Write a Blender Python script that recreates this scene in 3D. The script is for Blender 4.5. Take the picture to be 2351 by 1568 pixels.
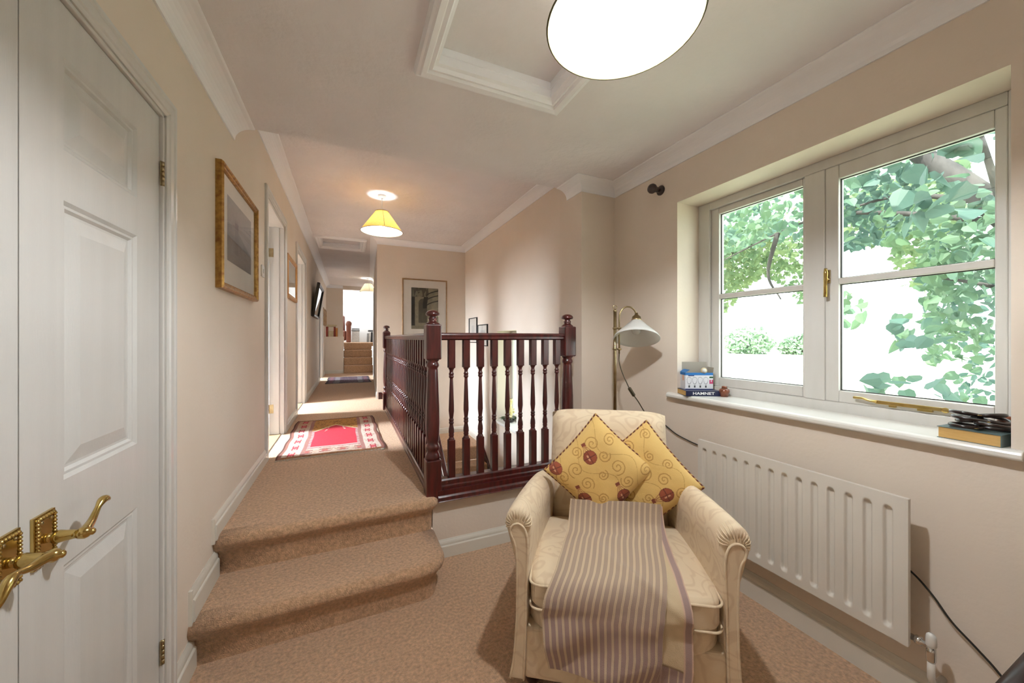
import bpy, bmesh, math, random
from mathutils import Matrix, Vector
random.seed(7)
for o in list(bpy.data.objects): bpy.data.objects.remove(o)
S = bpy.context.scene
C = S.collection
PI = math.pi

# ------------------------------------------------------------------ camera, world, light, exposure
CAMH = 1.265
YAW = math.atan(375.5/839.0)
cam = bpy.data.cameras.new('camera'); cam.sensor_width = 36.0; cam.lens = 36.0*839.0/2351.0
cam.shift_y = -7.0/2351.0; cam.clip_start = 0.02; cam.clip_end = 300
camo = bpy.data.objects.new('camera', cam); C.objects.link(camo)
camo.location = (0, 0, CAMH); camo.rotation_euler = (PI/2, 0, -YAW)
S.camera = camo
S.view_settings.view_transform = 'Standard'; S.view_settings.look = 'None'
S.view_settings.exposure = 0.62; S.view_settings.gamma = 1.0
S.view_settings.use_curve_mapping = False

world = bpy.data.worlds.new('sky'); S.world = world; world.use_nodes = True
wn = world.node_tree.nodes; wl = world.node_tree.links
bgn = wn['Background']; bgn.inputs['Color'].default_value = (0.90, 0.97, 1.0, 1); bgn.inputs['Strength'].default_value = 4.2

def light(name, kind, loc, power, color=(1, 1, 1), size=0.1, size_y=None, direction=None, spread=None):
    l = bpy.data.lights.new(name, kind); l.energy = power; l.color = color
    if kind == 'AREA':
        l.shape = 'RECTANGLE'; l.size = size; l.size_y = size_y or size
        if spread: l.spread = spread
    elif kind == 'SUN': l.angle = size
    else: l.shadow_soft_size = size
    o = bpy.data.objects.new(name, l); C.objects.link(o); o.location = loc
    if direction: o.rotation_euler = Vector(direction).to_track_quat('-Z', 'Y').to_euler()
    return o

light('sun', 'SUN', (-20, 5, 30), 9.0, (1.0, 0.96, 0.88), 0.01, direction=(0.62, 0.15, -0.77))
DAY = (0.80, 0.90, 1.0)
# daylight entering through the windows of the rooms off the landing
light('bedroom_window_light', 'AREA', (-3.35, 3.62, 1.95), 92, DAY, 0.6, 0.9, direction=(1, 0, -0.66), spread=1.25)
light('second_bedroom_window_light', 'AREA', (-3.35, 5.34, 1.95), 92, DAY, 0.6, 0.9, direction=(1, 0, -0.66), spread=1.25)
light('third_bedroom_window_light', 'AREA', (-3.35, 9.0, 1.95), 70, DAY, 0.6, 0.9, direction=(1, 0, -0.66), spread=1.25)
light('far_room_window_light', 'AREA', (-1.35, 12.4, 2.3), 70, DAY, 1.2, 1.2, direction=(1, 0.1, -0.2))
BULB_ROOM, BULB_LANDING, BULB_FAR = 1150.0, 200.0, 90.0
COOL = (0.96, 1.0, 1.03); WARM = (0.96, 1.0, 1.04)

# ------------------------------------------------------------------ helpers
def lin(r, g, b):
    f = lambda c: (c/255/12.92) if c/255 <= 0.04045 else ((c/255+0.055)/1.055)**2.4
    return (f(r), f(g), f(b))
def mixc(a, b, t): return tuple(a[i]+(b[i]-a[i])*t for i in range(3))
def sstep(a, b, x):
    t = max(0.0, min(1.0, (x-a)/(b-a))) if b != a else float(x > a)
    return t*t*(3-2*t)

class MB:
    def __init__(self): self.v = []; self.f = []; self.c = []; self.sm = []
    def add(self, vs, fs, col=None, sm=False):
        n = len(self.v); self.v += [tuple(p) for p in vs]
        self.f += [tuple(i+n for i in f) for f in fs]; self.sm += [sm]*len(fs)
        if col is None: self.c += [(1, 1, 1)]*len(vs)
        elif isinstance(col[0], (int, float)): self.c += [col]*len(vs)
        else: self.c += list(col)
        return self
    def box(self, x0, x1, y0, y1, z0, z1, col=None, M=None):
        vs = [(x, y, z) for z in (z0, z1) for y in (y0, y1) for x in (x0, x1)]
        if M: vs = [tuple(M @ Vector(p)) for p in vs]
        return self.add(vs, [(0, 2, 3, 1), (4, 5, 7, 6), (0, 1, 5, 4), (2, 6, 7, 3), (0, 4, 6, 2), (1, 3, 7, 5)], col)
    def lathe(self, prof, seg=20, M=None, col=None, sm=True, cap=True):
        vs = []; fs = []
        for r, z in prof:
            for k in range(seg):
                a = 2*PI*k/seg; vs.append((r*math.cos(a), r*math.sin(a), z))
        for i in range(len(prof)-1):
            for k in range(seg):
                a = i*seg+k; b = i*seg+(k+1) % seg
                fs.append((a, b, b+seg, a+seg))
        if cap:
            if prof[0][0] > 1e-5: fs.append(tuple(reversed(range(seg))))
            if prof[-1][0] > 1e-5: fs.append(tuple(range((len(prof)-1)*seg, len(prof)*seg)))
        if M: vs = [tuple(M @ Vector(p)) for p in vs]
        return self.add(vs, fs, col, sm)
    def tube(self, pts, r, seg=8, closed=False, colf=None, sm=True, cap=True):
        pts = [Vector(p) for p in pts]; n = len(pts); vs = []; fs = []; cs = []
        rr = r if isinstance(r, (list, tuple)) else [r]*n
        up = None
        for i, p in enumerate(pts):
            a = pts[i-1] if (i > 0 or closed) else pts[i]
            b = pts[(i+1) % n] if (i < n-1 or closed) else pts[i]
            t = (b-a).normalized()
            if up is None:
                up = t.cross(Vector((0, 0, 1)))
                if up.length < 1e-3: up = t.cross(Vector((1, 0, 0)))
                up.normalize()
            else:
                up = (up - t*up.dot(t))
                up.normalize()
            w = t.cross(up)
            for k in range(seg):
                a2 = 2*PI*k/seg
                vs.append(p + up*(rr[i]*math.cos(a2)) + w*(rr[i]*math.sin(a2)))
                cs.append(colf(i, k) if colf else (1, 1, 1))
        for i in range(n if closed else n-1):
            for k in range(seg):
                a = i*seg+k; b = i*seg+(k+1) % seg; j = ((i+1) % n)*seg
                fs.append((a, b, j+(k+1) % seg, j+k))
        if not closed and cap:
            fs.append(tuple(reversed(range(seg)))); fs.append(tuple(range((n-1)*seg, n*seg)))
        return self.add(vs, fs, cs, sm)
    def sweep(self, path, prof, closed=False, sm=False, left=True):
        # path: 2D points (x, y); prof: list of (offset to the left of travel, z)
        n = len(path); vs = []; fs = []; m = len(prof)
        P = [Vector(p) for p in path]
        for i in range(n):
            d0 = (P[i]-P[i-1]).normalized() if (i > 0 or closed) else None
            d1 = (P[(i+1) % n]-P[i]).normalized() if (i < n-1 or closed) else None
            if d0 is None: d0 = d1
            if d1 is None: d1 = d0
            n0 = Vector((-d0.y, d0.x)); n1 = Vector((-d1.y, d1.x))
            nn = n0+n1
            nn = nn/max(1e-6, nn.dot(n0)) if nn.length > 1e-6 else n0
            if not left: nn = -nn
            for o, z in prof: vs.append((P[i].x+nn.x*o, P[i].y+nn.y*o, z))
        for i in range(n if closed else n-1):
            for k in range(m-1):
                a = i*m+k; j = ((i+1) % n)*m+k
                fs.append((a, a+1, j+1, j))
        if not closed:
            fs.append(tuple(range(m))); fs.append(tuple(reversed(range((n-1)*m, n*m))))
        return self.add(vs, fs, None, sm)
    def prism(self, poly, f0, f1, sm=False):
        # poly: 2D points; f0/f1 map a 2D point to the two end faces
        n = len(poly); vs = [f0(*p) for p in poly]+[f1(*p) for p in poly]
        fs = [tuple(range(n)), tuple(reversed(range(n, 2*n)))]
        fs += [(i, i+n, (i+1) % n+n, (i+1) % n) for i in range(n)]
        return self.add(vs, fs, None, sm)
    def grid(self, nu, nv, pos, colf=None, sm=True):
        vs = []; cs = []; fs = []
        for j in range(nv+1):
            for i in range(nu+1):
                u, v = i/nu, j/nv
                vs.append(pos(u, v)); cs.append(colf(u, v) if colf else (1, 1, 1))
        w = nu+1
        for j in range(nv):
            for i in range(nu):
                a = j*w+i; fs.append((a, a+1, a+w+1, a+w))
        return self.add(vs, fs, cs, sm)

MW = {}
def build(name, mb, mat, parent=None, world=True, smooth=None, bevel=0, bseg=2, subsurf=0, solid=0, fix=True):
    me = bpy.data.meshes.new(name)
    v = mb.v
    if parent is not None and world and parent in MW:
        I = MW[parent].inverted(); v = [tuple(I @ Vector(p)) for p in v]
    me.from_pydata(v, [], mb.f)
    if smooth is True: me.polygons.foreach_set('use_smooth', [True]*len(mb.f))
    elif smooth is None: me.polygons.foreach_set('use_smooth', mb.sm)
    if any(c != (1, 1, 1) for c in mb.c):
        ca = me.color_attributes.new('Col', 'FLOAT_COLOR', 'POINT')
        flat = []
        for c in mb.c: flat += [c[0], c[1], c[2], 1.0]
        ca.data.foreach_set('color', flat)
    me.materials.append(M[mat] if isinstance(mat, str) else mat)
    if fix:
        bm = bmesh.new(); bm.from_mesh(me); bmesh.ops.recalc_face_normals(bm, faces=bm.faces); bm.to_mesh(me); bm.free()
    o = bpy.data.objects.new(name, me); C.objects.link(o)
    if parent is not None: o.parent = parent
    MW[o] = MW[parent].copy() if parent in MW else Matrix()
    if bevel:
        m = o.modifiers.new('bevel', 'BEVEL'); m.width = bevel; m.segments = bseg; m.limit_method = 'ANGLE'; m.angle_limit = 0.6
        m.harden_normals = False
    if subsurf:
        m = o.modifiers.new('subsurf', 'SUBSURF'); m.levels = subsurf; m.render_levels = subsurf
    if solid:
        m = o.modifiers.new('solid', 'SOLIDIFY'); m.thickness = solid; m.offset = 0
    return o
def tag(o, label, cat, group=None):
    o['label'] = label; o['category'] = cat
    if group: o['group'] = group
    return o
def struct(name, mb, mat, parent=None, **k):
    o = build(name, mb, mat, parent, **k)
    if parent is None: o['kind'] = 'structure'
    return o
def thing(name, label, cat, loc=(0, 0, 0), rotz=0.0, group=None, structure=False):
    o = bpy.data.objects.new(name, None); C.objects.link(o)
    o.empty_display_size = 0.05
    o.location = loc; o.rotation_euler = (0, 0, rotz)
    MW[o] = Matrix.Translation(loc) @ Matrix.Rotation(rotz, 4, 'Z')
    if structure:
        o['kind'] = 'structure'
        if label: o['label'] = label
    else: tag(o, label, cat, group)
    return o
def copy_part(src, parent, loc):
    c = src.copy(); C.objects.link(c); c.parent = parent; c.location = loc
    return c

# ------------------------------------------------------------------ materials
M = {}
def mat(name, color, rough=0.6, metal=0.0, color2=None, nscale=8.0, ndetail=4.0, stretch=(1, 1, 1), bump=0.0, bscale=120.0, bdetail=2.0,
        coat=0.0, vcol=False, spec=0.5, trans=0.0, sheen=0.0, emit=None, estr=0.0, contrast=(0.35, 0.65)):
    m = bpy.data.materials.new(name); m.use_nodes = True; nt = m.node_tree; N = nt.nodes; L = nt.links
    b = N['Principled BSDF']
    b.inputs['Base Color'].default_value = (*color, 1); b.inputs['Roughness'].default_value = rough
    b.inputs['Metallic'].default_value = metal; b.inputs['Coat Weight'].default_value = coat
    b.inputs['Coat Roughness'].default_value = 0.15
    b.inputs['Specular IOR Level'].default_value = spec
    b.inputs['Sheen Weight'].default_value = sheen
    tc = N.new('ShaderNodeTexCoord')
    if color2 is not None or bump:
        mp = N.new('ShaderNodeMapping'); L.new(tc.outputs['Object'], mp.inputs['Vector']); mp.inputs['Scale'].default_value = stretch
    src = None
    if vcol:
        at = N.new('ShaderNodeAttribute'); at.attribute_name = 'Col'; src = at.outputs['Color']
    if color2 is not None:
        nz = N.new('ShaderNodeTexNoise'); nz.inputs['Scale'].default_value = nscale; nz.inputs['Detail'].default_value = ndetail
        L.new(mp.outputs['Vector'], nz.inputs['Vector'])
        rp = N.new('ShaderNodeMapRange'); rp.inputs['From Min'].default_value = contrast[0]; rp.inputs['From Max'].default_value = contrast[1]
        L.new(nz.outputs['Fac'], rp.inputs['Value'])
        mx = N.new('ShaderNodeMix'); mx.data_type = 'RGBA'
        L.new(rp.outputs['Result'], mx.inputs['Factor'])
        if src is not None:
            mx.blend_type = 'MULTIPLY'; L.new(src, mx.inputs[6]); mx.inputs[7].default_value = (*color2, 1)
        else:
            mx.inputs[6].default_value = (*color, 1); mx.inputs[7].default_value = (*color2, 1)
        src = mx.outputs[2]
    if src is not None: L.new(src, b.inputs['Base Color'])
    if bump:
        n2 = N.new('ShaderNodeTexNoise'); n2.inputs['Scale'].default_value = bscale; n2.inputs['Detail'].default_value = bdetail
        L.new(mp.outputs['Vector'], n2.inputs['Vector'])
        bp = N.new('ShaderNodeBump'); bp.inputs['Strength'].default_value = bump; bp.inputs['Distance'].default_value = 0.01
        L.new(n2.outputs['Fac'], bp.inputs['Height']); L.new(bp.outputs['Normal'], b.inputs['Normal'])
    if trans:
        tr = N.new('ShaderNodeBsdfTranslucent'); ms = N.new('ShaderNodeMixShader'); ms.inputs[0].default_value = trans
        if src is not None: L.new(src, tr.inputs['Color'])
        else: tr.inputs['Color'].default_value = (*color, 1)
        L.new(b.outputs[0], ms.inputs[1]); L.new(tr.outputs[0], ms.inputs[2]); L.new(ms.outputs[0], N['Material Output'].inputs['Surface'])
    if emit is not None:
        b.inputs['Emission Color'].default_value = (*emit, 1); b.inputs['Emission Strength'].default_value = estr
    M[name] = m
    return m

mat('wall', (0.79, 0.69, 0.59), 0.75, color2=(0.76, 0.655, 0.55), nscale=2.0, bump=0.08, bscale=60)
mat('wall_white', (0.82, 0.81, 0.79), 0.8, color2=(0.78, 0.77, 0.75), nscale=2.0)
mat('ceiling', (0.83, 0.785, 0.79), 0.85, color2=(0.79, 0.745, 0.75), nscale=3.0, bump=0.5, bscale=22, bdetail=8)
mat('coving', (0.92, 0.91, 0.93), 0.6)
mat('gloss_white', (0.67, 0.645, 0.61), 0.28, color2=(0.64, 0.615, 0.575), nscale=3.0, spec=0.5, bump=0.03, bscale=90, stretch=(8, 8, 1))
mat('skirting_paint', (0.74, 0.70, 0.62), 0.3, color2=(0.71, 0.665, 0.585), nscale=3.0)
mat('door_white', (0.64, 0.625, 0.595), 0.32, color2=(0.61, 0.595, 0.565), nscale=3.0, bump=0.12, bscale=70, bdetail=5, stretch=(9, 9, 0.5))
mat('sill_white', (0.80, 0.78, 0.73), 0.2, color2=(0.78, 0.76, 0.71), nscale=3.0)
mat('carpet', (0.82, 0.52, 0.305), 0.95, color2=(0.50, 0.295, 0.165), nscale=75.0, ndetail=8, bump=1.0, bscale=200, bdetail=5, sheen=0.25, contrast=(0.30, 0.70))
mat('mahogany', (0.088, 0.010, 0.009), 0.30, color2=(0.038, 0.005, 0.0045), nscale=16.0, stretch=(3, 3, 0.4), coat=0.5, spec=0.5)
mat('dark_wood', (0.03, 0.011, 0.007), 0.4, color2=(0.018, 0.007, 0.005), nscale=12.0, coat=0.3)
mat('brass', (0.60, 0.44, 0.17), 0.2, 1.0, color2=(0.50, 0.35, 0.11), nscale=30)
mat('aged_brass', (0.42, 0.34, 0.20), 0.28, 1.0, color2=(0.34, 0.26, 0.14), nscale=30)
mat('chrome', (0.75, 0.75, 0.75), 0.15, 1.0)
mat('gold_frame', (0.46, 0.26, 0.07), 0.35, 0.75, color2=(0.24, 0.11, 0.03), nscale=40)
mat('oak_frame', (0.36, 0.22, 0.10), 0.5, color2=(0.28, 0.16, 0.07), nscale=20)
mat('pine_frame', (0.52, 0.27, 0.09), 0.45, color2=(0.42, 0.20, 0.06), nscale=20)
mat('black_frame', (0.012, 0.011, 0.010), 0.35, color2=(0.02, 0.018, 0.016), nscale=20)
mat('silver_frame', (0.5, 0.48, 0.44), 0.35, 0.8)
mat('paper', (0.74, 0.70, 0.64), 0.9, color2=(0.71, 0.67, 0.61), nscale=10)
mat('print', (1, 1, 1), 0.6, vcol=True, color2=(0.86, 0.86, 0.86), nscale=40)
mat('radiator', (0.74, 0.69, 0.62), 0.3, color2=(0.72, 0.67, 0.60), nscale=3)
mat('white_plastic', (0.75, 0.73, 0.69), 0.4)
mat('black_plastic', (0.02, 0.017, 0.013), 0.45)
mat('olive_plastic', (0.07, 0.055, 0.03), 0.45)
mat('opal_glass', (0.86, 0.85, 0.82), 0.15, trans=0.35)
mat('shade_cloth', (0.95, 0.54, 0.14), 0.8, trans=0.68, color2=(0.90, 0.49, 0.12), nscale=60)
mat('shade_cloth_cream', (0.90, 0.80, 0.55), 0.8, trans=0.5)
mat('shade_lining', (0.96, 0.95, 0.93), 0.9, trans=0.72)
mat('shade_cloth_pale', (0.98, 0.91, 0.78), 0.8, trans=0.80, color2=(0.97, 0.89, 0.75), nscale=60)
mat('shade_trim', (0.10, 0.08, 0.03), 0.7)
mat('rug', (1, 1, 1), 0.95, vcol=True, color2=(0.78, 0.78, 0.78), nscale=120, bump=0.5, bscale=220)
mat('fringe', (0.62, 0.54, 0.40), 0.95, color2=(0.5, 0.42, 0.3), nscale=60)
mat('throw', (1, 1, 1), 0.9, vcol=True, bump=0.25, bscale=500, sheen=0.1)
mat('cushion', (1, 1, 1), 0.85, vcol=True, bump=0.2, bscale=400, sheen=0.1)
mat('cord', (1, 1, 1), 0.8, vcol=True)
mat('leather', (0.16, 0.055, 0.035), 0.4, color2=(0.12, 0.04, 0.025), nscale=8)
mat('page_edge', (0.66, 0.42, 0.15), 0.8, color2=(0.60, 0.37, 0.12), nscale=30, stretch=(1, 1, 12))
mat('navy_cover', (0.012, 0.018, 0.06), 0.35)
mat('teal_cover', (0.10, 0.15, 0.15), 0.4)
mat('lettering', (0.8, 0.8, 0.8), 0.6)
mat('terracotta', (0.20, 0.055, 0.02), 0.3, color2=(0.14, 0.035, 0.012), nscale=12, coat=0.3)
mat('ring_wood', (0.02, 0.008, 0.006), 0.3, coat=0.4)
mat('card', (1, 1, 1), 0.6, vcol=True)
mat('card_inside', (0.36, 0.33, 0.28), 0.8)
mat('bark', (0.085, 0.078, 0.075), 0.9, color2=(0.05, 0.045, 0.045), nscale=14, bump=0.6, bscale=30, stretch=(1, 1, 0.3))
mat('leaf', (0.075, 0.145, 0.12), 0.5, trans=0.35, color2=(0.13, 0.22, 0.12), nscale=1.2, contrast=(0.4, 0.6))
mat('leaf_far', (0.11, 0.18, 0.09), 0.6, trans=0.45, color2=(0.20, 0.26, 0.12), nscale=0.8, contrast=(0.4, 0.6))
mat('leaf_hazy', (0.30, 0.42, 0.30), 0.7, trans=0.4, color2=(0.40, 0.50, 0.36), nscale=0.3)  # distance haze put into the leaf colour of the far bushes
mat('ground', (0.50, 0.52, 0.42), 0.95, color2=(0.40, 0.48, 0.30), nscale=0.3)
mat('petal', (0.75, 0.68, 0.45), 0.7, color2=(0.62, 0.50, 0.16), nscale=30)
mat('flower_leaf', (0.04, 0.07, 0.02), 0.6)
mat('threshold', (0.42, 0.28, 0.16), 0.6)
for nm, c in (('spine_red', (0.32, 0.05, 0.03)), ('spine_orange', (0.62, 0.24, 0.06)), ('spine_cream', (0.68, 0.56, 0.34)), ('spine_white', (0.7, 0.7, 0.68)), ('spine_dark', (0.03, 0.03, 0.035)), ('spine_grey', (0.3, 0.32, 0.33))):
    mat(nm, c, 0.6, color2=tuple(x*0.85 for x in c), nscale=25)

def damask(name, c1, c2):
    m = mat(name, c1, 0.85, bump=0.15, bscale=450, sheen=0.15); N = m.node_tree.nodes; L = m.node_tree.links
    tc = N.new('ShaderNodeTexCoord')
    nz = N.new('ShaderNodeTexNoise'); nz.inputs['Scale'].default_value = 7.0; nz.inputs['Detail'].default_value = 1.0
    L.new(tc.outputs['Object'], nz.inputs['Vector'])
    mx = N.new('ShaderNodeMix'); mx.data_type = 'RGBA'; mx.blend_type = 'LINEAR_LIGHT'; mx.inputs['Factor'].default_value = 0.13
    L.new(tc.outputs['Object'], mx.inputs[6]); L.new(nz.outputs['Color'], mx.inputs[7])
    vo = N.new('ShaderNodeTexVoronoi'); vo.inputs['Scale'].default_value = 7.0; vo.distance = 'EUCLIDEAN'
    L.new(mx.outputs[2], vo.inputs['Vector'])
    sn = N.new('ShaderNodeMath'); sn.operation = 'MULTIPLY'; sn.inputs[1].default_value = 22.0; L.new(vo.outputs['Distance'], sn.inputs[0])
    s2 = N.new('ShaderNodeMath'); s2.operation = 'SINE'; L.new(sn.outputs[0], s2.inputs[0])
    rp = N.new('ShaderNodeMapRange'); rp.inputs['From Min'].default_value = 0.25; rp.inputs['From Max'].default_value = 0.9; L.new(s2.outputs[0], rp.inputs['Value'])
    cm = N.new('ShaderNodeMix'); cm.data_type = 'RGBA'; cm.inputs[6].default_value = (*c1, 1); cm.inputs[7].default_value = (*c2, 1)
    L.new(rp.outputs['Result'], cm.inputs['Factor']); L.new(cm.outputs[2], N['Principled BSDF'].inputs['Base Color'])
damask('damask', (0.77, 0.615, 0.425), (0.70, 0.535, 0.36))

def glass_mat(name, tint, gloss):
    m = bpy.data.materials.new(name); m.use_nodes = True; N = m.node_tree.nodes; L = m.node_tree.links
    N.remove(N['Principled BSDF'])
    t = N.new('ShaderNodeBsdfTransparent'); t.inputs[0].default_value = (*tint, 1)
    g = N.new('ShaderNodeBsdfGlossy'); g.inputs['Roughness'].default_value = 0.0
    fr = N.new('ShaderNodeLayerWeight'); fr.inputs['Blend'].default_value = 0.5
    pw = N.new('ShaderNodeMath'); pw.operation = 'POWER'; pw.inputs[1].default_value = 4.0; L.new(fr.outputs['Facing'], pw.inputs[0])
    mu = N.new('ShaderNodeMath'); mu.operation = 'MULTIPLY_ADD'; mu.inputs[1].default_value = 0.8; mu.inputs[2].default_value = gloss; L.new(pw.outputs[0], mu.inputs[0])
    ms = N.new('ShaderNodeMixShader'); L.new(mu.outputs[0], ms.inputs[0]); L.new(t.outputs[0], ms.inputs[1]); L.new(g.outputs[0], ms.inputs[2])
    L.new(ms.outputs[0], N['Material Output'].inputs['Surface']); M[name] = m
glass_mat('window_glass', (0.96, 0.99, 0.98), 0.045)
glass_mat('picture_glass', (0.98, 0.98, 0.98), 0.05)
def bulb_mat(name, strength, col=WARM):
    m = bpy.data.materials.new(name); m.use_nodes = True; N = m.node_tree.nodes; L = m.node_tree.links
    N.remove(N['Principled BSDF']); e = N.new('ShaderNodeEmission'); e.inputs[0].default_value = (*col, 1); e.inputs[1].default_value = strength
    L.new(e.outputs[0], N['Material Output'].inputs['Surface']); M[name] = m
bulb_mat('bulb_room', BULB_ROOM, COOL); bulb_mat('bulb_landing', BULB_LANDING); bulb_mat('bulb_far', BULB_FAR)

# ------------------------------------------------------------------ key dimensions
WL = -0.551          # left wall face
WR = 1.805           # right wall face
ZL = 0.375           # landing level
ZC = 2.385           # room ceiling
ZC2 = 2.725          # landing ceiling
YE = 2.35            # end of the low ceiling
YB = 5.69            # wall behind the stairwell
XS = 1.72            # stairwell outer wall
XF = 0.60            # far end of the corridor's right wall
YF = 10.30; YD = 11.15

# ------------------------------------------------------------------ walls
def wall_x(mb, x0, x1, y0, y1, z0, z1, holes=()):
    ys = sorted(set([y0, y1]+[h[0] for h in holes]+[h[1] for h in holes]))
    for a, b in zip(ys, ys[1:]):
        hs = [h for h in holes if h[0] <= a+1e-6 and h[1] >= b-1e-6]
        if not hs: mb.box(x0, x1, a, b, z0, z1)
        else:
            h = hs[0]
            if h[2] > z0: mb.box(x0, x1, a, b, z0, h[2])
            if h[3] < z1: mb.box(x0, x1, a, b, h[3], z1)
D1 = (0.425, 1.547, 0.0, 1.99)
D2 = (3.20, 4.00, ZL, 2.315)
D3 = (4.90, 5.78, ZL, 2.305)
D4 = (8.60, 9.40, ZL, 2.31)
mb = MB(); wall_x(mb, WL-0.11, WL, -1.3, 11.3, -0.1, 3.0, [D1, D2, D3, D4]); struct('wall_left', mb, 'wall')
WIN = (0.387, 1.60, 0.93, 2.083)
mb = MB(); wall_x(mb, WR, WR+0.30, -1.3, 2.165, -0.1, 3.0, [WIN]); struct('wall_right', mb, 'wall')
mb = MB(); mb.box(1.51, WR+0.3, 2.165, 2.46, -2.5, 3.0); struct('wall_pier', mb, 'wall')
WIN2 = (3.72, 4.30, 0.235, 1.36)
mb = MB(); wall_x(mb, XS, XS+0.30, 2.46, YB, -2.5, 3.0, [WIN2]); struct('wall_stairwell', mb, 'wall')
mb = MB()
mb.prism([(0.385, YB), (XS+0.3, YB), (XS+0.3, YB+0.12), (0.52, YB+0.12), (0.52+0.215, YD), (XF, YF), (XF+0.0, YD)][:3]+[(0.45, YB+0.12)], lambda x, y: (x, y, -2.5), lambda x, y: (x, y, 3.0))
struct('wall_back', mb, 'wall')
def rx(y): return 0.385+(y-YB)*(XF-0.385)/(YF-YB)
D5 = (6.9, 7.7)
mb = MB()
def skew(y0, y1, z0, z1, t=0.11):
    mb.prism([(rx(y0), y0), (rx(y1), y1), (rx(y1)+t, y1), (rx(y0)+t, y0)], lambda x, y: (x, y, z0), lambda x, y: (x, y, z1))
skew(YB+0.12, 11.2, ZL-0.05, 3.0)
struct('wall_corridor', mb, 'wall')
mb = MB(); mb.box(WL-0.2, WR+0.4, -1.42, -1.3, -0.1, 3.0); struct('wall_front', mb, 'wall')
# far end: half wall, full wall with an opening to the far room
mb = MB(); mb.box(WL, -0.115, YF, YD, ZL, 1.31); struct('wall_half', mb, 'wall')
mb = MB()
mb.box(WL-0.11, -0.135, YD, YD+0.1, ZL, 3.0); mb.box(-0.135, XF+0.06, YD, YD+0.1, 2.62, 3.0); mb.box(XF+0.045, 2.2, YD, YD+0.1, ZL, 3.0)
struct('wall_far', mb, 'wall')
mb = MB(); mb.box(-1.6, 2.2, 13.2, 13.3, 1.0, 3.6); mb.box(2.1, 2.2, YD+0.1, 13.2, 1.0, 3.6); mb.box(-1.6, -1.5, YD+0.1, 13.2, 1.0, 3.6); struct('wall_far_room', mb, 'wall_white')
mb = MB(); mb.box(-1.6, 2.2, YD, 13.3, 3.5, 3.6); struct('ceiling', mb, 'wall_white')
mb = MB(); mb.box(-1.5, 2.1, YD+0.0, 13.2, 1.04, 1.145); struct('floor', mb, 'carpet')
# rooms behind the open doors
for y0, y1 in ((2.75, 4.45), (4.55, 6.5), (8.0, 10.2)):
    mb = MB(); mb.box(-3.6, WL-0.11, y0-0.05, y0, ZL, 2.9); mb.box(-3.6, WL-0.11, y1, y1+0.05, ZL, 2.9); mb.box(-3.6, -3.5, y0-0.05, y1+0.05, ZL, 2.9)
    struct('wall_bedroom', mb, 'wall_white')
    mb = MB(); mb.box(-3.6, WL-0.11, y0-0.05, y1+0.05, 2.8, 2.9); struct('ceiling', mb, 'wall_white')
    mb = MB(); mb.box(-3.6, WL-0.10, y0-0.05, y1+0.05, ZL-0.1, ZL-0.004); struct('floor', mb, 'carpet')
# cupboard interior behind the double doors
mb = MB(); mb.box(WL-0.7, WL-0.65, 0.3, 1.65, 0, 2.1); mb.box(WL-0.7, WL-0.11, 0.25, 0.3, 0, 2.1); mb.box(WL-0.7, WL-0.11, 1.65, 1.7, 0, 2.1); struct('wall_cupboard', mb, 'wall_white')

# platform wall below the balustrade and beside the stairs
mb = MB(); mb.box(0.44, 1.51, 2.098, 2.16, -2.5, 0.345); struct('wall_platform', mb, 'wall')
mb = MB(); mb.box(0.40, 0.455, 2.16, 4.86, -2.5, ZL-0.02); struct('wall_stair_side', mb, 'wall')

# ceilings
mb = MB()
HX0, HX1, HY0, HY1 = 0.333, 0.856, 0.72, 1.472
g_ = 0.04
mb.box(WL-0.1, HX0-g_, -1.3, YE, ZC, ZC+0.06); mb.box(HX1+g_, WR+0.1, -1.3, YE, ZC, ZC+0.06)
mb.box(HX0-g_, HX1+g_, -1.3, HY0-g_, ZC, ZC+0.06); mb.box(HX0-g_, HX1+g_, HY1+g_, YE, ZC, ZC+0.06)
mb.box(WL-0.1, WR+0.1, YE-0.05, YE, ZC+0.06, 3.0)
struct('ceiling', mb, 'ceiling')
mb = MB()
KX0, KX1, KY0, KY1 = -0.37, 0.17, 5.90, 6.46
mb.box(WL-0.1, KX0-g_, YE, YD+0.05, ZC2, ZC2+0.06); mb.box(KX1+g_, XS+0.3, YE, YD+0.05, ZC2, ZC2+0.06)
mb.box(KX0-g_, KX1+g_, YE, KY0-g_, ZC2, ZC2+0.06); mb.box(KX0-g_, KX1+g_, KY1+g_, YD+0.05, ZC2, ZC2+0.06)
struct('ceiling', mb, 'ceiling')

# floors
mb = MB(); mb.box(WL-0.1, WR+0.1, -1.3, 2.15, -0.1, 0.0); struct('floor', mb, 'carpet')
mb = MB(); mb.box(WL, 0.399, 2.1705, 4.86, ZL-0.12, ZL); mb.box(0.399, 0.455, 2.1505, 4.86, ZL-0.12, ZL); mb.box(WL, 0.47, 4.86, YB+0.1, ZL-0.12, ZL)
mb.prism([(WL-0.02, YB), (0.52, YB), (XF+0.1, YD), (WL-0.02, YD)], lambda x, y: (x, y, ZL-0.12), lambda x, y: (x, y, ZL-0.0005)); struct('floor', mb, 'carpet')
mb = MB(); mb.box(0.3, XS+0.1, 2.1, YB, -2.6, -2.5); struct('floor', mb, 'carpet')

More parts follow.
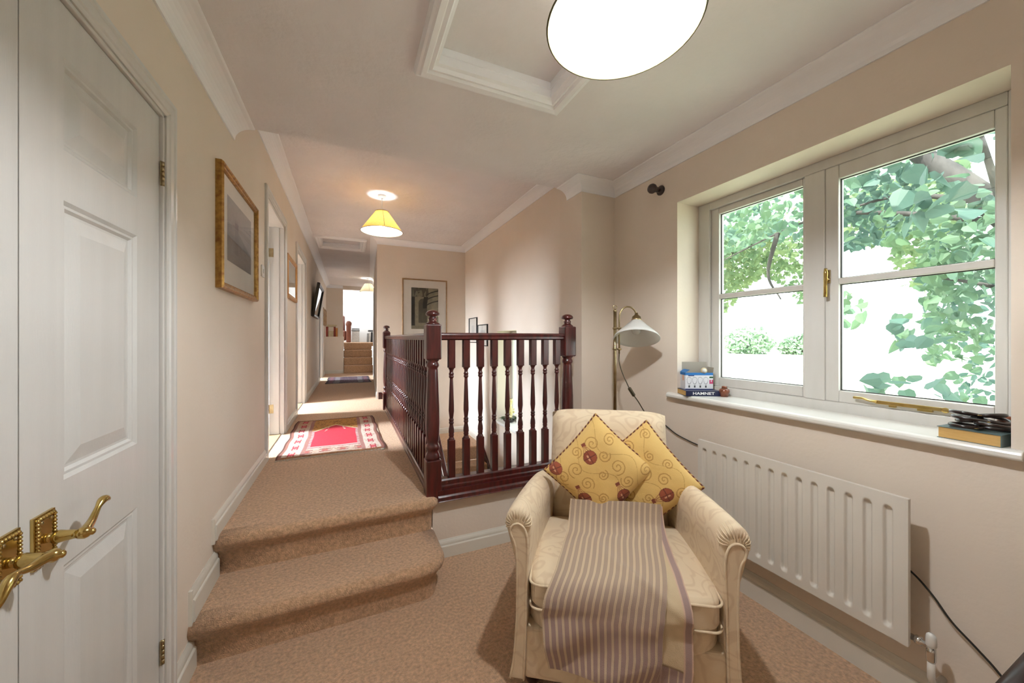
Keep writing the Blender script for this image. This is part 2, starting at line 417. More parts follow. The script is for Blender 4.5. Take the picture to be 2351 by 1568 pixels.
# ------------------------------------------------------------------ coving and skirting
def coving_prof(zc, d=0.095, h=0.078):
    p = [(0.0, zc-h), (0.006, zc-h)]
    for k in range(9):
        a = PI/2*k/8
        p.append((d-0.004-(d-0.012)*math.cos(a), zc-h+0.006+(h-0.012)*math.sin(a)))
    # concave towards the room
    q = [(0.0, zc-h), (0.007, zc-h)]
    for k in range(9):
        a = PI/2*k/8
        q.append((0.007+(d-0.013)*(1-math.cos(a)), zc-h+0.004+(h-0.010)*math.sin(a)))
    q += [(d, zc-0.004), (d, zc+0.001), (0.0, zc+0.001)]
    return q
def trim(name, path, prof, material, left=True, sm=False):
    m = MB(); m.sweep(path, prof, left=left, sm=sm)
    return struct(name, m, material)
cr = coving_prof(ZC); cl = coving_prof(ZC2)
trim('trim_1', [(WL, -1.3), (WL, YE)], cr, 'coving', left=False)
trim('trim_2', [(WR, -1.3), (WR, 2.165), (1.51, 2.165), (1.51, YE)], cr, 'coving')
trim('trim_3', [(WL, YE), (WL, YD)], cl, 'coving', left=False)
trim('trim_4', [(1.51, YE), (1.51, 2.46), (XS, 2.46), (XS, YB), (0.385, YB), (rx(YD), YD)], cl, 'coving')
trim('trim_5', [(WL, YD), (-0.14, YD)], cl, 'coving', left=False)
def skirt_prof(z0, h=0.122, t=0.017):
    return [(0, z0-0.01), (t, z0-0.01), (t, z0+h*0.62), (t-0.002, z0+h*0.66), (t-0.006, z0+h*0.68), (t-0.006, z0+h*0.80), (t-0.009, z0+h*0.88), (t-0.013, z0+h*0.95), (0.002, z0+h), (0, z0+h)]
SK = 'skirting_paint'
trim('baseboard_right', [(WR, -1.3), (WR, 2.165), (1.51, 2.165), (1.51, 2.12)], skirt_prof(0.0), SK)
trim('baseboard_platform', [(1.51, 2.098), (0.445, 2.098)], skirt_prof(0.0, 0.10), SK)
trim('baseboard_left', [(WL, 1.60), (WL, 1.80)], skirt_prof(0.0), SK, left=False)
trim('baseboard_left_step', [(WL, 1.765), (WL, 2.06)], skirt_prof(0.187, 0.122), SK, left=False)
trim('baseboard_left_landing', [(WL, 2.02), (WL, 3.14)], skirt_prof(ZL, 0.09), SK, left=False)
trim('baseboard_left_middle', [(WL, 4.07), (WL, 4.84)], skirt_prof(ZL, 0.09), SK, left=False)
trim('baseboard_left_corridor', [(WL, 5.85), (WL, 8.53)], skirt_prof(ZL, 0.09), SK, left=False)
trim('baseboard_left_far', [(WL, 9.47), (WL, YF)], skirt_prof(ZL, 0.09), SK, left=False)
trim('baseboard_half', [(WL, YF), (-0.115, YF), (-0.115, YF+0.02)], skirt_prof(ZL, 0.09), SK, left=False)
trim('baseboard_corridor', [(rx(YD), YD), (rx(YB+0.004), YB+0.004)], skirt_prof(ZL, 0.10), SK, left=False)
# vertical ends of the stepped skirting
for i, (y, z0, z1) in enumerate(((2.02, ZL-0.02, ZL+0.09), (1.765, 0.175, 0.309))):
    m = MB(); m.box(WL, WL+0.012, y-0.012, y, z0, z1); struct('trim_%d' % (20+i), m, SK)

# ceiling hatch frames
def hatch(n, x0, x1, y0, y1, zc, matname='coving'):
    f = thing('trim_%d' % n, None, None, (x0, y0, zc), structure=True)
    w = 0.075
    prof = [(0.0, zc+0.0605), (0.0, zc-0.004), (0.012, zc-0.010), (0.020, zc-0.024), (0.034, zc-0.020), (0.040, zc-0.030), (0.060, zc-0.034), (0.068, zc-0.028), (0.078, zc-0.026), (0.084, zc-0.012), (0.086, zc)]
    m = MB(); m.sweep([(x0, y0), (x1, y0), (x1, y1), (x0, y1)], prof, closed=True, left=False)
    build('moulding', m, matname, f)
    m = MB()
    m.sweep([(x0, y0), (x1, y0), (x1, y1), (x0, y1)], [(0.002, zc+0.0605), (-0.006, zc+0.0605), (-0.006, zc+0.03), (0.002, zc+0.03)], closed=True, left=False)
    build('lining', m, matname, f)
    m = MB(); m.box(x0-0.045, x1+0.045, y0-0.045, y1+0.045, zc+0.061, zc+0.075); build('loft_panel', m, 'ceiling', f)
hatch(30, HX0, HX1, HY0, HY1, ZC); hatch(31, KX0, KX1, KY0, KY1, ZC2)

# ------------------------------------------------------------------ doors
def architrave(parent, xw, y0, y1, z0, z1, w=0.07, t=0.018, sgn=1, both=False):
    # moulded frame around an opening in a wall of constant x
    prof = [(0.0, 0.0), (0.0, 0.010), (0.012, 0.012), (0.016, 0.016), (0.040, 0.015), (0.046, 0.018), (w-0.006, t), (w, t-0.006), (w, 0.0)]
    for a, b, c in (((y0, z0), (y0, z1), 0), ((y0, z1), (y1, z1), 1), ((y1, z1), (y1, z0), 2)):
        m = MB(); vs = []; n = len(prof)
        for k, (yy, zz) in enumerate((a, b)):
            for o, h in prof:
                if c == 0: p = (xw+sgn*h, yy-o, zz+(o if k == 1 else 0))
                elif c == 1: p = (xw+sgn*h, yy+(-o if k == 0 else o), zz+o)
                else: p = (xw+sgn*h, yy+o, zz+(o if k == 0 else 0))
                vs.append(p)
        fs = [(i, i+1, n+i+1, n+i) for i in range(n-1)]+[tuple(range(n)), tuple(range(n, 2*n))]
        m.add(vs, fs); build('architrave', m, 'gloss_white', parent)
def lining(parent, y0, y1, z0, z1, x0, x1, t=0.02):
    for a in ((y0, y0+t, z0, z1), (y1-t, y1, z0, z1)):
        m = MB(); m.box(x0, x1, a[0], a[1], a[2], a[3]); build('door_lining', m, 'gloss_white', parent, bevel=0.002)
    m = MB(); m.box(x0, x1, y0, y1, z1-t, z1); build('door_lining', m, 'gloss_white', parent, bevel=0.002)

def door_leaf(parent, x, y0, y1, z0, z1, cols, rows, thick=0.036):
    # leaf in the plane x = const, face towards +x; stiles and rails with recessed, raised-field panels
    m = MB(); ys = [y0]+[c for cc in cols for c in cc]+[y1]
    for i in range(0, len(ys), 2): m.box(x-thick, x, ys[i], ys[i+1], z0, z1)
    for c0, c1 in cols:
        zs = [z0]+[r for rr in rows for r in rr]+[z1]
        for i in range(0, len(zs), 2): m.box(x-thick, x, c0, c1, zs[i], zs[i+1])
    leaf = build('door_leaf', m, 'door_white', parent)
    for c0, c1 in cols:
        for r0, r1 in rows:
            m = MB(); rings = [(0, 0.0), (0.008, -0.006), (0.014, -0.006), (0.020, -0.012), (0.026, -0.012), (0.060, -0.003), (0.064, -0.003)]
            vs = []; fs = []
            for d, h in rings: vs += [(x+h, c0+d, r0+d), (x+h, c1-d, r0+d), (x+h, c1-d, r1-d), (x+h, c0+d, r1-d)]
            for k in range(len(rings)-1):
                for e in range(4):
                    a = k*4+e; b = k*4+(e+1) % 4; fs.append((a, b, b+4, a+4))
            fs.append(tuple(range(len(vs)-4, len(vs))))
            m.add(vs, fs); build('panel', m, 'door_white', leaf)
    return leaf

def hinge(parent, x, y, z, h=0.078):
    m = MB()
    for k in range(5): m.lathe([(0.0055, 0), (0.0055, h/5-0.0012)], 10, Matrix.Translation((x, y, z+k*h/5)))
    m.box(x-0.004, x-0.001, y-0.007, y+0.007, z, z+h)
    return build('hinge', m, 'aged_brass', parent)

def lever_handle(parent, y, z, sgn, xw):
    # Georgian rope-edged plate with a scrolled lever; sgn = direction of the lever along y
    h = bpy.data.objects.new('handle', None); C.objects.link(h); h.parent = parent; MW[h] = MW[parent].copy()
    w, hh = 0.056, 0.102
    m = MB(); m.box(xw, xw+0.006, y-w/2, y+w/2, z-hh/2, z+hh/2); m.box(xw+0.006, xw+0.008, y-w/2+0.011, y+w/2-0.011, z-hh/2+0.011, z+hh/2-0.011)
    build('plate', m, 'brass', h, bevel=0.0025)
    pts = []
    a, b = w/2-0.006, hh/2-0.006
    for (p, q) in (((-a, -b), (a, -b)), ((a, -b), (a, b)), ((a, b), (-a, b)), ((-a, b), (-a, -b))):
        L = math.hypot(q[0]-p[0], q[1]-p[1]); n = int(L/0.0018)
        for k in range(n):
            t = k/n; pts.append((xw+0.0075, y+p[0]+(q[0]-p[0])*t, z+p[1]+(q[1]-p[1])*t))
    rr = [0.0036+0.0012*math.sin(i*1.6) for i in range(len(pts))]
    m = MB(); m.tube(pts, rr, 6, closed=True); build('rope_edge', m, 'brass', h)
    m = MB()
    for sy in (-1, 1):
        for sz in (-1, 1):
            m.lathe([(0.0035, 0), (0.003, 0.0015), (0.0, 0.002)], 10, Matrix.Translation((xw+0.008, y+sy*0.013, z+sz*0.036)) @ Matrix.Rotation(PI/2, 4, 'Y'))
    build('screws', m, 'aged_brass', h)
    R = Matrix.Translation((xw+0.006, y, z)) @ Matrix.Rotation(PI/2, 4, 'Y')
    m = MB(); m.lathe([(0.0, 0), (0.009, 0.0), (0.009, 0.008), (0.0065, 0.009), (0.0065, 0.012), (0.012, 0.013), (0.0125, 0.020), (0.0105, 0.028), (0.0090, 0.040), (0.0085, 0.046), (0.0105, 0.048), (0.0115, 0.053), (0.012, 0.058), (0.0095, 0.063), (0.0065, 0.066), (0.007, 0.069), (0.004, 0.072), (0, 0.073)], 20, R)
    build('spindle', m, 'brass', h)
    xe = xw+0.006+0.055
    path = []; rad = []
    for k in range(29):
        t = k/28
        yy = y+sgn*(0.002+0.100*t); zz = z+0.012*math.sin(t*PI*0.9)-0.016*math.sin(t*PI*2.0)*t + (0.024*t*t if sgn > 0 else -0.030*t*t)
        xx = xe-0.006*t-0.004*math.sin(t*PI)
        path.append((xx, yy, zz)); rad.append(0.0070*(1-t)**1.2+0.0030+0.0042*math.sin(PI*min(1, max(0, (t-0.62)/0.38))) if t < 0.97 else 0.0018)
    m = MB(); m.tube(path, rad, 12); build('lever', m, 'brass', h)

# door_1: closed cupboard double doors in the left wall
d = thing('door_1', 'closed pair of white panelled cupboard doors with brass lever handles', None, (WL, 0.986, 0), structure=True)
rows = [(0.20, 0.780), (0.963, 1.560), (1.668, 1.867)]
lf1 = door_leaf(d, WL-0.004, 0.9875, 1.533, 0.01, 1.977, [(1.103, 1.400)], rows)
lf2 = door_leaf(d, WL-0.004, 0.440, 0.9845, 0.01, 1.977, [(0.572, 0.869)], rows)
architrave(d, WL, 0.437-0.012, 1.536+0.012, 0.0, 1.99, w=0.062)
lining(d, 0.425, 1.547, 0.0, 1.99, WL-0.11, WL+0.006, 0.011)
lever_handle(d, 1.040, 0.868, 1, WL-0.004); lever_handle(d, 0.953, 0.868, -1, WL-0.004)
for zz in (1.757, 0.216): hinge(d, WL+0.004, 1.536, zz)

def open_door(n, y0, y1, z1, swing, label):
    d = thing('door_%d' % n, label, None, (WL, y1, ZL), structure=True)
    architrave(d, WL, y0, y1, ZL, z1); lining(d, y0, y1, ZL, z1, WL-0.115, WL+0.004, 0.024)
    m = MB(); m.box(WL-0.075, WL-0.035, y1-0.036, y1-0.024, ZL, z1-0.024); m.box(WL-0.075, WL-0.035, y0+0.024, y0+0.036, ZL, z1-0.024); build('door_stop', m, 'gloss_white', d)
    for zz in (ZL+0.20, z1-0.30):
        m = MB(); m.box(WL-0.113, WL-0.080, y1-0.0265, y1-0.0235, zz, zz+0.08)
        for k in range(5): m.lathe([(0.006, 0), (0.006, 0.0148)], 8, Matrix.Translation((WL-0.118, y1-0.028, zz+k*0.016)))
        build('hinge', m, 'aged_brass', d)
    w = y1-y0-0.05
    A = Matrix.Translation((WL-0.122, y1-0.03, 0)) @ Matrix.Rotation(swing, 4, 'Z')
    m = MB(); m.box(-w, 0, -0.038, -0.002, ZL+0.008, z1-0.028, M=A); build('door_leaf', m, 'door_white', d, bevel=0.002)
    m = MB(); m.box(WL-0.11, WL-0.02, y0+0.02, y1-0.02, ZL-0.002, ZL+0.006); build('threshold', m, 'threshold', d)
    return d
open_door(2, D2[0], D2[1], D2[3], 0.05, 'white door frame with brass hinges opening to a bright bedroom')
open_door(3, D3[0], D3[1], D3[3], 0.05, 'white door frame beyond the small pine-framed picture')
open_door(4, D4[0], D4[1], D4[3], 0.05, 'white door frame beyond the black picture frame')
# door on the corridor's right-hand side
d5 = thing('door_5', 'white door frame edge at the right of the far corridor', None, (rx(8.2), 8.2, ZL), structure=True)
m = MB(); m.box(rx(8.2)-0.018, rx(8.2)+0.02, 8.2, 8.27, ZL, 2.33); build('architrave', m, 'gloss_white', d5)
m = MB(); m.box(rx(9.1)-0.018, rx(9.1)+0.02, 9.1, 9.17, ZL, 2.33); build('architrave', m, 'gloss_white', d5)
m = MB(); m.prism([(rx(8.27)-0.004, 8.27), (rx(9.1)-0.004, 9.1), (rx(9.1)+0.02, 9.1), (rx(8.27)+0.02, 8.27)], lambda x, y: (x, y, ZL+0.005), lambda x, y: (x, y, 2.27)); build('door_leaf', m, 'door_white', d5)
for zz in (0.62, 1.35, 1.98):
    m = MB(); m.lathe([(0.012, 0), (0.012, 0.09)], 8, Matrix.Translation((rx(8.28)-0.008, 8.28, zz))); build('hinge', m, 'aged_brass', d5)

# light switch by the bedroom door
sw = thing('light_switch', 'square white light switch between gilt picture and door frame', 'switch', (WL, 3.045, 1.735))
m = MB(); m.box(WL, WL+0.009, 3.005, 3.085, 1.695, 1.775); build('plate', m, 'white_plastic', sw, bevel=0.003)
m = MB(); m.box(WL+0.009, WL+0.013, 3.037, 3.053, 1.72, 1.75); build('rocker', m, 'white_plastic', sw, bevel=0.001)

# ------------------------------------------------------------------ carpeted steps into the landing
def bullnose(path, z0, z1, nose=0.030, r=0.034):
    # path is the riser line; outside is on the right-hand side of travel
    prof = [(0.0, z0-0.01), (0.001, z0+0.03), (0.004, z1-0.085), (nose-0.010, z1-2*r-0.006)]
    for k in range(7):
        a = -PI/2*0.6+(PI/2*1.6)*k/6
        prof.append((nose-r*0.6+r*math.cos(a), z1-r+r*math.sin(a)))
    prof.append((-0.03, z1))
    m = MB(); m.sweep(path, prof, left=False, sm=True)
    return m, prof
def step_mesh(path, z0, z1, back):
    m, prof = bullnose(path, z0, z1)
    n = len(prof); top = [m.v[i*n+n-1] for i in range(len(path))]
    vs = top+[(p[0], p[1], z1) for p in back]
    m.add(vs, [tuple(range(len(vs)))], None, False)
    return m
def arc(cx, cy, r, a0, a1, n=8): return [(cx+r*math.cos(a0+(a1-a0)*k/n), cy+r*math.sin(a0+(a1-a0)*k/n)) for k in range(n+1)]
st = thing('carpeted_steps', 'two brown carpeted steps with rounded nosings leading up to the landing', 'stairs', (-0.05, 1.9, 0))
p1 = [(WL+0.001, 1.785)]+[(WL+0.25, 1.785), (0.0, 1.785)]+arc(0.325, 1.865, 0.08, -PI/2, 0, 8)+[(0.405, 2.085)]
build('step', step_mesh(p1, 0.0, 0.187, [(0.375, 2.095), (WL+0.001, 2.095)]), 'carpet', st)
p2 = [(WL+0.001, 2.068)]+[(WL+0.25, 2.068), (0.0, 2.068)]+arc(0.395, 2.108, 0.040, -PI/2, 0, 8)+[(0.435, 2.15)]
build('step', step_mesh(p2, 0.18, ZL, [(0.40, 2.17), (WL+0.001, 2.17)]), 'carpet', st)

# ------------------------------------------------------------------ stairs going down
fl = thing('stair_flight', 'brown carpeted staircase winding down behind the dark balusters', 'stairs', (1.2, 4.4, -2.5))
zq = -0.225; rr_ = 0.2
for i in range(2):
    m = MB(); m.box(0.47+0.25*i, 0.47+0.25*(i+1)+0.02, 4.86, YB-0.001, zq-0.1, ZL-rr_*(i+1)); build('step', m, 'carpet', fl, bevel=0.014, bseg=3)
m = MB(); m.box(0.97, XS-0.001, 4.84, YB-0.001, zq-0.19, zq); build('step', m, 'carpet', fl, bevel=0.02, bseg=3)
for i in range(10):
    yy = 4.86-0.235*(i+1); zz = zq-0.19*(i+1)
    m = MB(); m.box(0.95, XS-0.001, yy-0.02, yy+0.235, max(-2.5, zz-0.19), zz); build('step', m, 'carpet', fl, bevel=0.016, bseg=3)
# mahogany strings
def string_x(x0, x1, pts, name='string', matn='mahogany'):
    m = MB(); m.prism(pts, lambda y, z: (x0, y, z), lambda y, z: (x1, y, z)); return build(name, m, matn, fl, bevel=0.003)
sl = 0.19/0.235
string_x(XS-0.022, XS-0.002, [(5.0, zq+0.10), (4.92, zq+0.10), (2.47, zq+0.10-sl*2.45), (2.47, zq-0.30-sl*2.45), (4.86, zq-0.22), (5.0, zq-0.05)])
string_x(0.93, 0.955, [(4.88, zq+0.14), (2.4, zq+0.14-sl*2.48), (2.4, zq-0.30-sl*2.48), (4.88, zq-0.25)])
m = MB(); m.prism([(0.40, ZL+0.10), (0.44, ZL+0.10), (0.97, zq+0.16), (0.97, zq-0.02), (0.40, ZL-0.15)], lambda x, z: (x, YB-0.022, z), lambda x, z: (x, YB-0.002, z)); build('string', m, 'mahogany', fl, bevel=0.003)
trim('baseboard_back', [(XS, 4.98), (XS, YB), (0.95, YB)], skirt_prof(zq, 0.085), SK)
# handrail of the lower flight
nw = fl
m = MB(); m.prism([(4.84, 0.66), (2.9, 0.66-sl*1.94), (2.9, 0.61-sl*1.94), (4.84, 0.61)], lambda y, z: (0.915, y, z), lambda y, z: (0.965, y, z)); build('handrail', m, 'mahogany', nw, bevel=0.008)
for i in range(12):
    yy = 4.70-0.15*i; zt = 0.62-sl*(4.84-yy); m = MB()
    m.box(0.925, 0.955, yy-0.015, yy+0.015, zt-0.75, zt); build('baluster', m, 'mahogany', nw, bevel=0.003)

# ------------------------------------------------------------------ balustrade
bal = thing('balustrade', 'dark mahogany balustrade with turned spindles around the stairwell', 'balustrade', (0.442, 2.10, ZL))
BX, BY, BYF = 0.442, 2.105, 4.80
RT = 1.298
def newel_mesh(x, y, zb):
    w = 0.0435
    m = MB(); m.box(x-w, x+w, y-w, y+w, zb, 0.575); mt = MB(); mt.box(x-w, x+w, y-w, y+w, 1.145, 1.345)
    m2 = MB()
    pr = [(0.040, 0.570), (0.042, 0.590), (0.036, 0.606), (0.031, 0.618), (0.036, 0.630), (0.040, 0.640), (0.037, 0.654), (0.031, 0.664), (0.034, 0.680), (0.039, 0.72), (0.0405, 0.78), (0.039, 0.88), (0.034, 1.0), (0.030, 1.085), (0.029, 1.095), (0.035, 1.103), (0.037, 1.112), (0.034, 1.122), (0.029, 1.130), (0.038, 1.142), (0.040, 1.150)]
    m2.lathe(pr, 28, Matrix.Translation((x, y, 0)))
    pc = [(0.040, 1.343), (0.040, 1.350), (0.032, 1.356), (0.024, 1.362), (0.022, 1.370), (0.026, 1.377), (0.021, 1.384), (0.019, 1.392), (0.036, 1.396), (0.0395, 1.403), (0.038, 1.412), (0.030, 1.421), (0.016, 1.427), (0.0, 1.429)]
    return m, mt, m2, pc
for x, y, zb in ((BX, BY, 0.345), (1.352, BY, 0.345), (BX-0.005, BYF+0.045, ZL-0.02)):
    a, a2, b, pc = newel_mesh(x, y, zb)
    o = build('newel_post', a, 'mahogany', bal, bevel=0.007, bseg=2)
    build('top_block', a2, 'mahogany', o, bevel=0.007, bseg=2)
    build('turned_shaft', b, 'mahogany', o)
    m = MB(); m.lathe(pc, 28, Matrix.Translation((x, y, 0))); build('newel_cap', m, 'mahogany', o)
def rail_prof(): return [(-0.030, 1.262), (-0.030, 1.276), (-0.034, 1.284), (-0.031, 1.292), (-0.018, RT), (0.018, RT), (0.031, 1.292), (0.034, 1.284), (0.030, 1.276), (0.030, 1.262), (0.020, 1.255), (-0.020, 1.255), (-0.030, 1.262)]
m = MB(); m.sweep([(BX+0.04, BY), (1.352-0.04, BY)], rail_prof()); build('handrail', m, 'mahogany', bal)
m = MB(); m.sweep([(BX, BY+0.04), (BX, BYF+0.005)], rail_prof()); build('handrail', m, 'mahogany', bal)
def base_prof(z0, z1): return [(-0.034, z0), (-0.034, z0+0.02), (-0.030, z0+0.028), (-0.030, z1-0.008), (-0.024, z1), (0.024, z1), (0.030, z1-0.008), (0.030, z0+0.028), (0.034, z0+0.02), (0.034, z0), (-0.034, z0)]
m = MB(); m.sweep([(BX+0.04, BY), (1.512, BY)], base_prof(0.395, 0.455)); build('base_rail', m, 'mahogany', bal)
m = MB(); m.sweep([(BX, BY+0.04), (BX, BYF+0.005)], base_prof(ZL-0.002, 0.432)); build('base_rail', m, 'mahogany', bal)
m = MB(); m.prism([(2.040, 0.340), (2.0, 0.338), (2.098, 0.337), (2.17, 0.337), (2.17, 0.40), (2.052, 0.40), (2.052, 0.375)][0:1]+[(2.098, 0.337), (2.17, 0.337), (2.17, 0.40), (2.058, 0.40), (2.058, 0.372), (2.050, 0.362), (2.044, 0.345)], lambda y, z: (BX+0.02, y, z), lambda y, z: (1.512, y, z)); build('fascia_board', m, 'mahogany', bal, bevel=0.002)
zb0, zt0 = 0.45, 1.258
def baluster_mesh(zb):
    m = MB(); w = 0.0195
    m.box(-w, w, -w, w, zb, 0.672); m.box(-w, w, -w, w, 1.092, zt0)
    pr = [(0.017, 0.669), (0.0185, 0.676), (0.014, 0.684), (0.0125, 0.690), (0.0165, 0.697), (0.014, 0.704), (0.0165, 0.715), (0.0155, 0.735), (0.0115, 0.755), (0.0105, 0.762), (0.0145, 0.768), (0.0145, 0.774), (0.011, 0.779), (0.0145, 0.784), (0.0145, 0.790), (0.0105, 0.796), (0.0120, 0.805), (0.0160, 0.840), (0.0150, 0.88), (0.0115, 0.98), (0.0095, 1.026), (0.0090, 1.031), (0.0145, 1.036), (0.0145, 1.043), (0.011, 1.048), (0.0145, 1.053), (0.0145, 1.060), (0.0105, 1.066), (0.0115, 1.080), (0.0165, 1.086), (0.0175, 1.095)]
    m.lathe(pr, 14, None, cap=False)
    return m
src = build('baluster', baluster_mesh(0.45), 'mahogany', bal, world=False, bevel=0.0025, bseg=1)
src2 = build('baluster', baluster_mesh(0.428), 'mahogany', bal, world=False, bevel=0.0025, bseg=1)
xs = [0.552+0.0896*k for k in range(9)]
src.location = (xs[0]-BX, BY-2.10, -ZL)
for x in xs[1:]: copy_part(src, bal, (x-BX, BY-2.10, -ZL))
nb = 28; dy = (BYF-BY-0.03)/(nb+1)
src2.location = (0, BY-2.10+0.02+dy, -ZL)
for k in range(2, nb+1): copy_part(src2, bal, (0, BY-2.10+0.02+dy*k, -ZL))

# ------------------------------------------------------------------ main window
def rect_frame(mb, x0, x1, y0, y1, z0, z1, wy0, wy1, wz0, wz1):
    mb.box(x0, x1, y0, y0+wy0, z0, z1); mb.box(x0, x1, y1-wy1, y1, z0, z1)
    mb.box(x0, x1, y0+wy0, y1-wy1, z0, z0+wz0); mb.box(x0, x1, y0+wy0, y1-wy1, z1-wz1, z1)
XW = 1.985
wdw = thing('window_1', 'white painted two-light casement window looking onto a leafy tree', None, (XW, 1.0, 0.93), structure=True)
m = MB(); rect_frame(m, XW, XW+0.075, 0.387, 1.60, 0.932, 2.083, 0.045, 0.075, 0.050, 0.045); m.box(XW, XW+0.075, 0.940, 1.022, 0.982, 2.038); build('window_frame', m, 'gloss_white', wdw, bevel=0.004)
def sash(y0, y1, z0, z1, wy0, wy1, wz0, wz1, zb, xo):
    s = MB(); rect_frame(s, XW+xo, XW+xo+0.045, y0, y1, z0, z1, wy0, wy1, wz0, wz1); s.box(XW+xo, XW+xo+0.045, y0+wy0, y1-wy1, zb-0.0135, zb+0.0135)
    so = build('sash', s, 'gloss_white', wdw, bevel=0.004)
    for a, b in ((z0+wz0, zb-0.0135), (zb+0.0135, z1-wz1)):
        g = MB(); g.box(XW+xo+0.026, XW+xo+0.029, y0+wy0-0.003, y1-wy1+0.003, a-0.003, b+0.003); build('pane', g, 'window_glass', so)
        g = MB(); g.sweep([(y0+wy0, a), (y1-wy1, a), (y1-wy1, b), (y0+wy0, b)], [(0, 0), (0.0035, 0), (0.0035, 0.006), (0, 0.006)], closed=True)
        g.v = [(XW+xo+0.018+p[2], p[0], p[1]) for p in g.v]; build('glazing_seal', g, 'black_plastic', so)
    return so
sash(1.022, 1.525, 0.982, 2.038, 0.016, 0.050, 0.052, 0.036, 1.513, 0.018)
sr = sash(0.432, 0.940, 0.982, 2.038, 0.028, 0.050, 0.052, 0.062, 1.520, 0.004)
# reveal lining is the wall itself; sill board
m = MB(); m.prism([(1.775, 0.908), (1.770, 0.914), (1.770, 0.926), (1.775, 0.934), (1.785, 0.937), (2.04, 0.937), (2.04, 0.906), (1.785, 0.906)], lambda x, z: (x, 0.36, z), lambda x, z: (x, 1.655, z)); build('window_sill', m, 'sill_white', wdw, bevel=0.003)
# casement handle and stay
hd = MB(); hd.box(XW-0.004, XW+0.004, 0.918, 0.934, 1.515, 1.575); hb = build('casement_handle', hd, 'aged_brass', wdw, bevel=0.002)
hd = MB(); hd.lathe([(0.009, 0), (0.009, 0.018), (0.006, 0.022), (0, 0.023)], 14, Matrix.Translation((XW-0.004, 0.926, 1.532)) @ Matrix.Rotation(-PI/2, 4, 'Y')); hd.tube([(XW-0.022, 0.926, 1.580), (XW-0.024, 0.924, 1.56), (XW-0.022, 0.926, 1.535), (XW-0.024, 0.926, 1.51), (XW-0.026, 0.925, 1.452)], [0.006, 0.009, 0.008, 0.0065, 0.0075], 10); build('lever', hd, 'brass', hb)
hd = MB(); hd.box(XW-0.012, XW-0.006, 0.57, 0.76, 0.998, 1.012); hd.box(XW-0.010, XW+0.004, 0.60, 0.64, 0.990, 1.0); hd.box(XW-0.010, XW+0.004, 0.70, 0.72, 0.990, 1.0)
hd.tube([(XW-0.010, 0.755, 1.005), (XW-0.014, 0.78, 1.008), (XW-0.016, 0.80, 1.014), (XW-0.012, 0.83, 1.013)], [0.006, 0.005, 0.005, 0.006], 8); hd.lathe([(0.010, 0), (0.010, 0.006)], 14, Matrix.Translation((XW-0.014, 0.567, 1.004)) @ Matrix.Rotation(PI/2, 4, 'Y')); build('casement_stay', hd, 'brass', wdw, bevel=0.001)

# stairwell window
w2 = thing('window_2', 'narrow white window in the stairwell wall', None, (XS+0.2, 4.0, 0.235), structure=True)
m = MB(); rect_frame(m, XS+0.19, XS+0.25, 3.72, 4.30, 0.235, 1.36, 0.05, 0.05, 0.06, 0.05); build('window_frame', m, 'gloss_white', w2, bevel=0.004)
m = MB(); m.box(XS+0.215, XS+0.219, 3.765, 4.255, 0.29, 1.315); build('pane', m, 'window_glass', w2)
m = MB(); m.box(XS-0.03, XS+0.2, 3.68, 4.34, 0.205, 0.236); build('window_sill', m, 'sill_white', w2, bevel=0.006)

# ------------------------------------------------------------------ radiator
rd = thing('radiator', 'white pressed-steel panel radiator below the window', 'radiator', (1.75, 0.97, 0.12))
RX, RY0, RY1, RZ0, RZ1 = 1.700, 0.573, 1.372, 0.238, 0.727
fl_y = [0.622+0.0548*k for k in range(14)]
def rad_pos(u, v):
    y = RY0+(RY1-RY0)*u; z = RZ0+(RZ1-RZ0)*v; d = 0
    for c in fl_y:
        dx = abs(y-c)
        if dx < 0.016:
            zc = min(max(z, RZ0+0.045), RZ1-0.052); rr = math.hypot(dx, z-zc)
            d = 0.013*(1-sstep(0.0065, 0.0140, rr))
    return (RX+d, y, z)
m = MB(); m.grid(400, 90, rad_pos); build('front_panel', m, 'radiator', rd)
m = MB(); m.box(RX+0.0135, RX+0.022, RY0, RY1, RZ0, RZ1); m.box(RX+0.0005, RX+0.012, RY0-0.0015, RY0+0.004, RZ0, RZ1); m.box(RX+0.0005, RX+0.012, RY1-0.004, RY1+0.0015, RZ0, RZ1); m.box(RX+0.0005, RX+0.012, RY0, RY1, RZ1-0.003, RZ1+0.0015); m.box(RX+0.0005, RX+0.012, RY0, RY1, RZ0-0.0015, RZ0+0.003); build('back_panel', m, 'radiator', rd)
for yy in (RY0+0.12, RY1-0.12):
    m = MB(); m.box(RX+0.022, WR-0.0005, yy-0.015, yy+0.015, RZ0+0.05, RZ1-0.05); build('bracket', m, 'radiator', rd)
vx = RX+0.03
m = MB(); m.lathe([(0.010, 0), (0.010, 0.012), (0.014, 0.013), (0.014, 0.028), (0.009, 0.030), (0.009, 0.045)], 14, Matrix.Translation((vx, RY0+0.004, 0.262)) @ Matrix.Rotation(PI/2, 4, 'X')); m.lathe([(0.010, -0.045), (0.012, -0.038), (0.012, -0.012), (0.011, 0.004)], 14, Matrix.Translation((vx, RY0-0.045, 0.258))); build('valve_body', m, 'chrome', rd)
m = MB(); m.lathe([(0.011, 0), (0.013, 0.006), (0.013, 0.028), (0.011, 0.038), (0.006, 0.043), (0, 0.044)], 18, Matrix.Translation((vx, RY0-0.045, 0.262))); build('valve_cap', m, 'white_plastic', rd)
m = MB(); m.tube([(vx, RY0-0.045, 0.222), (vx, RY0-0.045, 0.16), (vx+0.008, RY0-0.047, 0.142), (vx+0.025, RY0-0.05, 0.134), (WR-0.001, RY0-0.05, 0.134)], 0.0095, 12); build('pipe', m, 'radiator', rd)

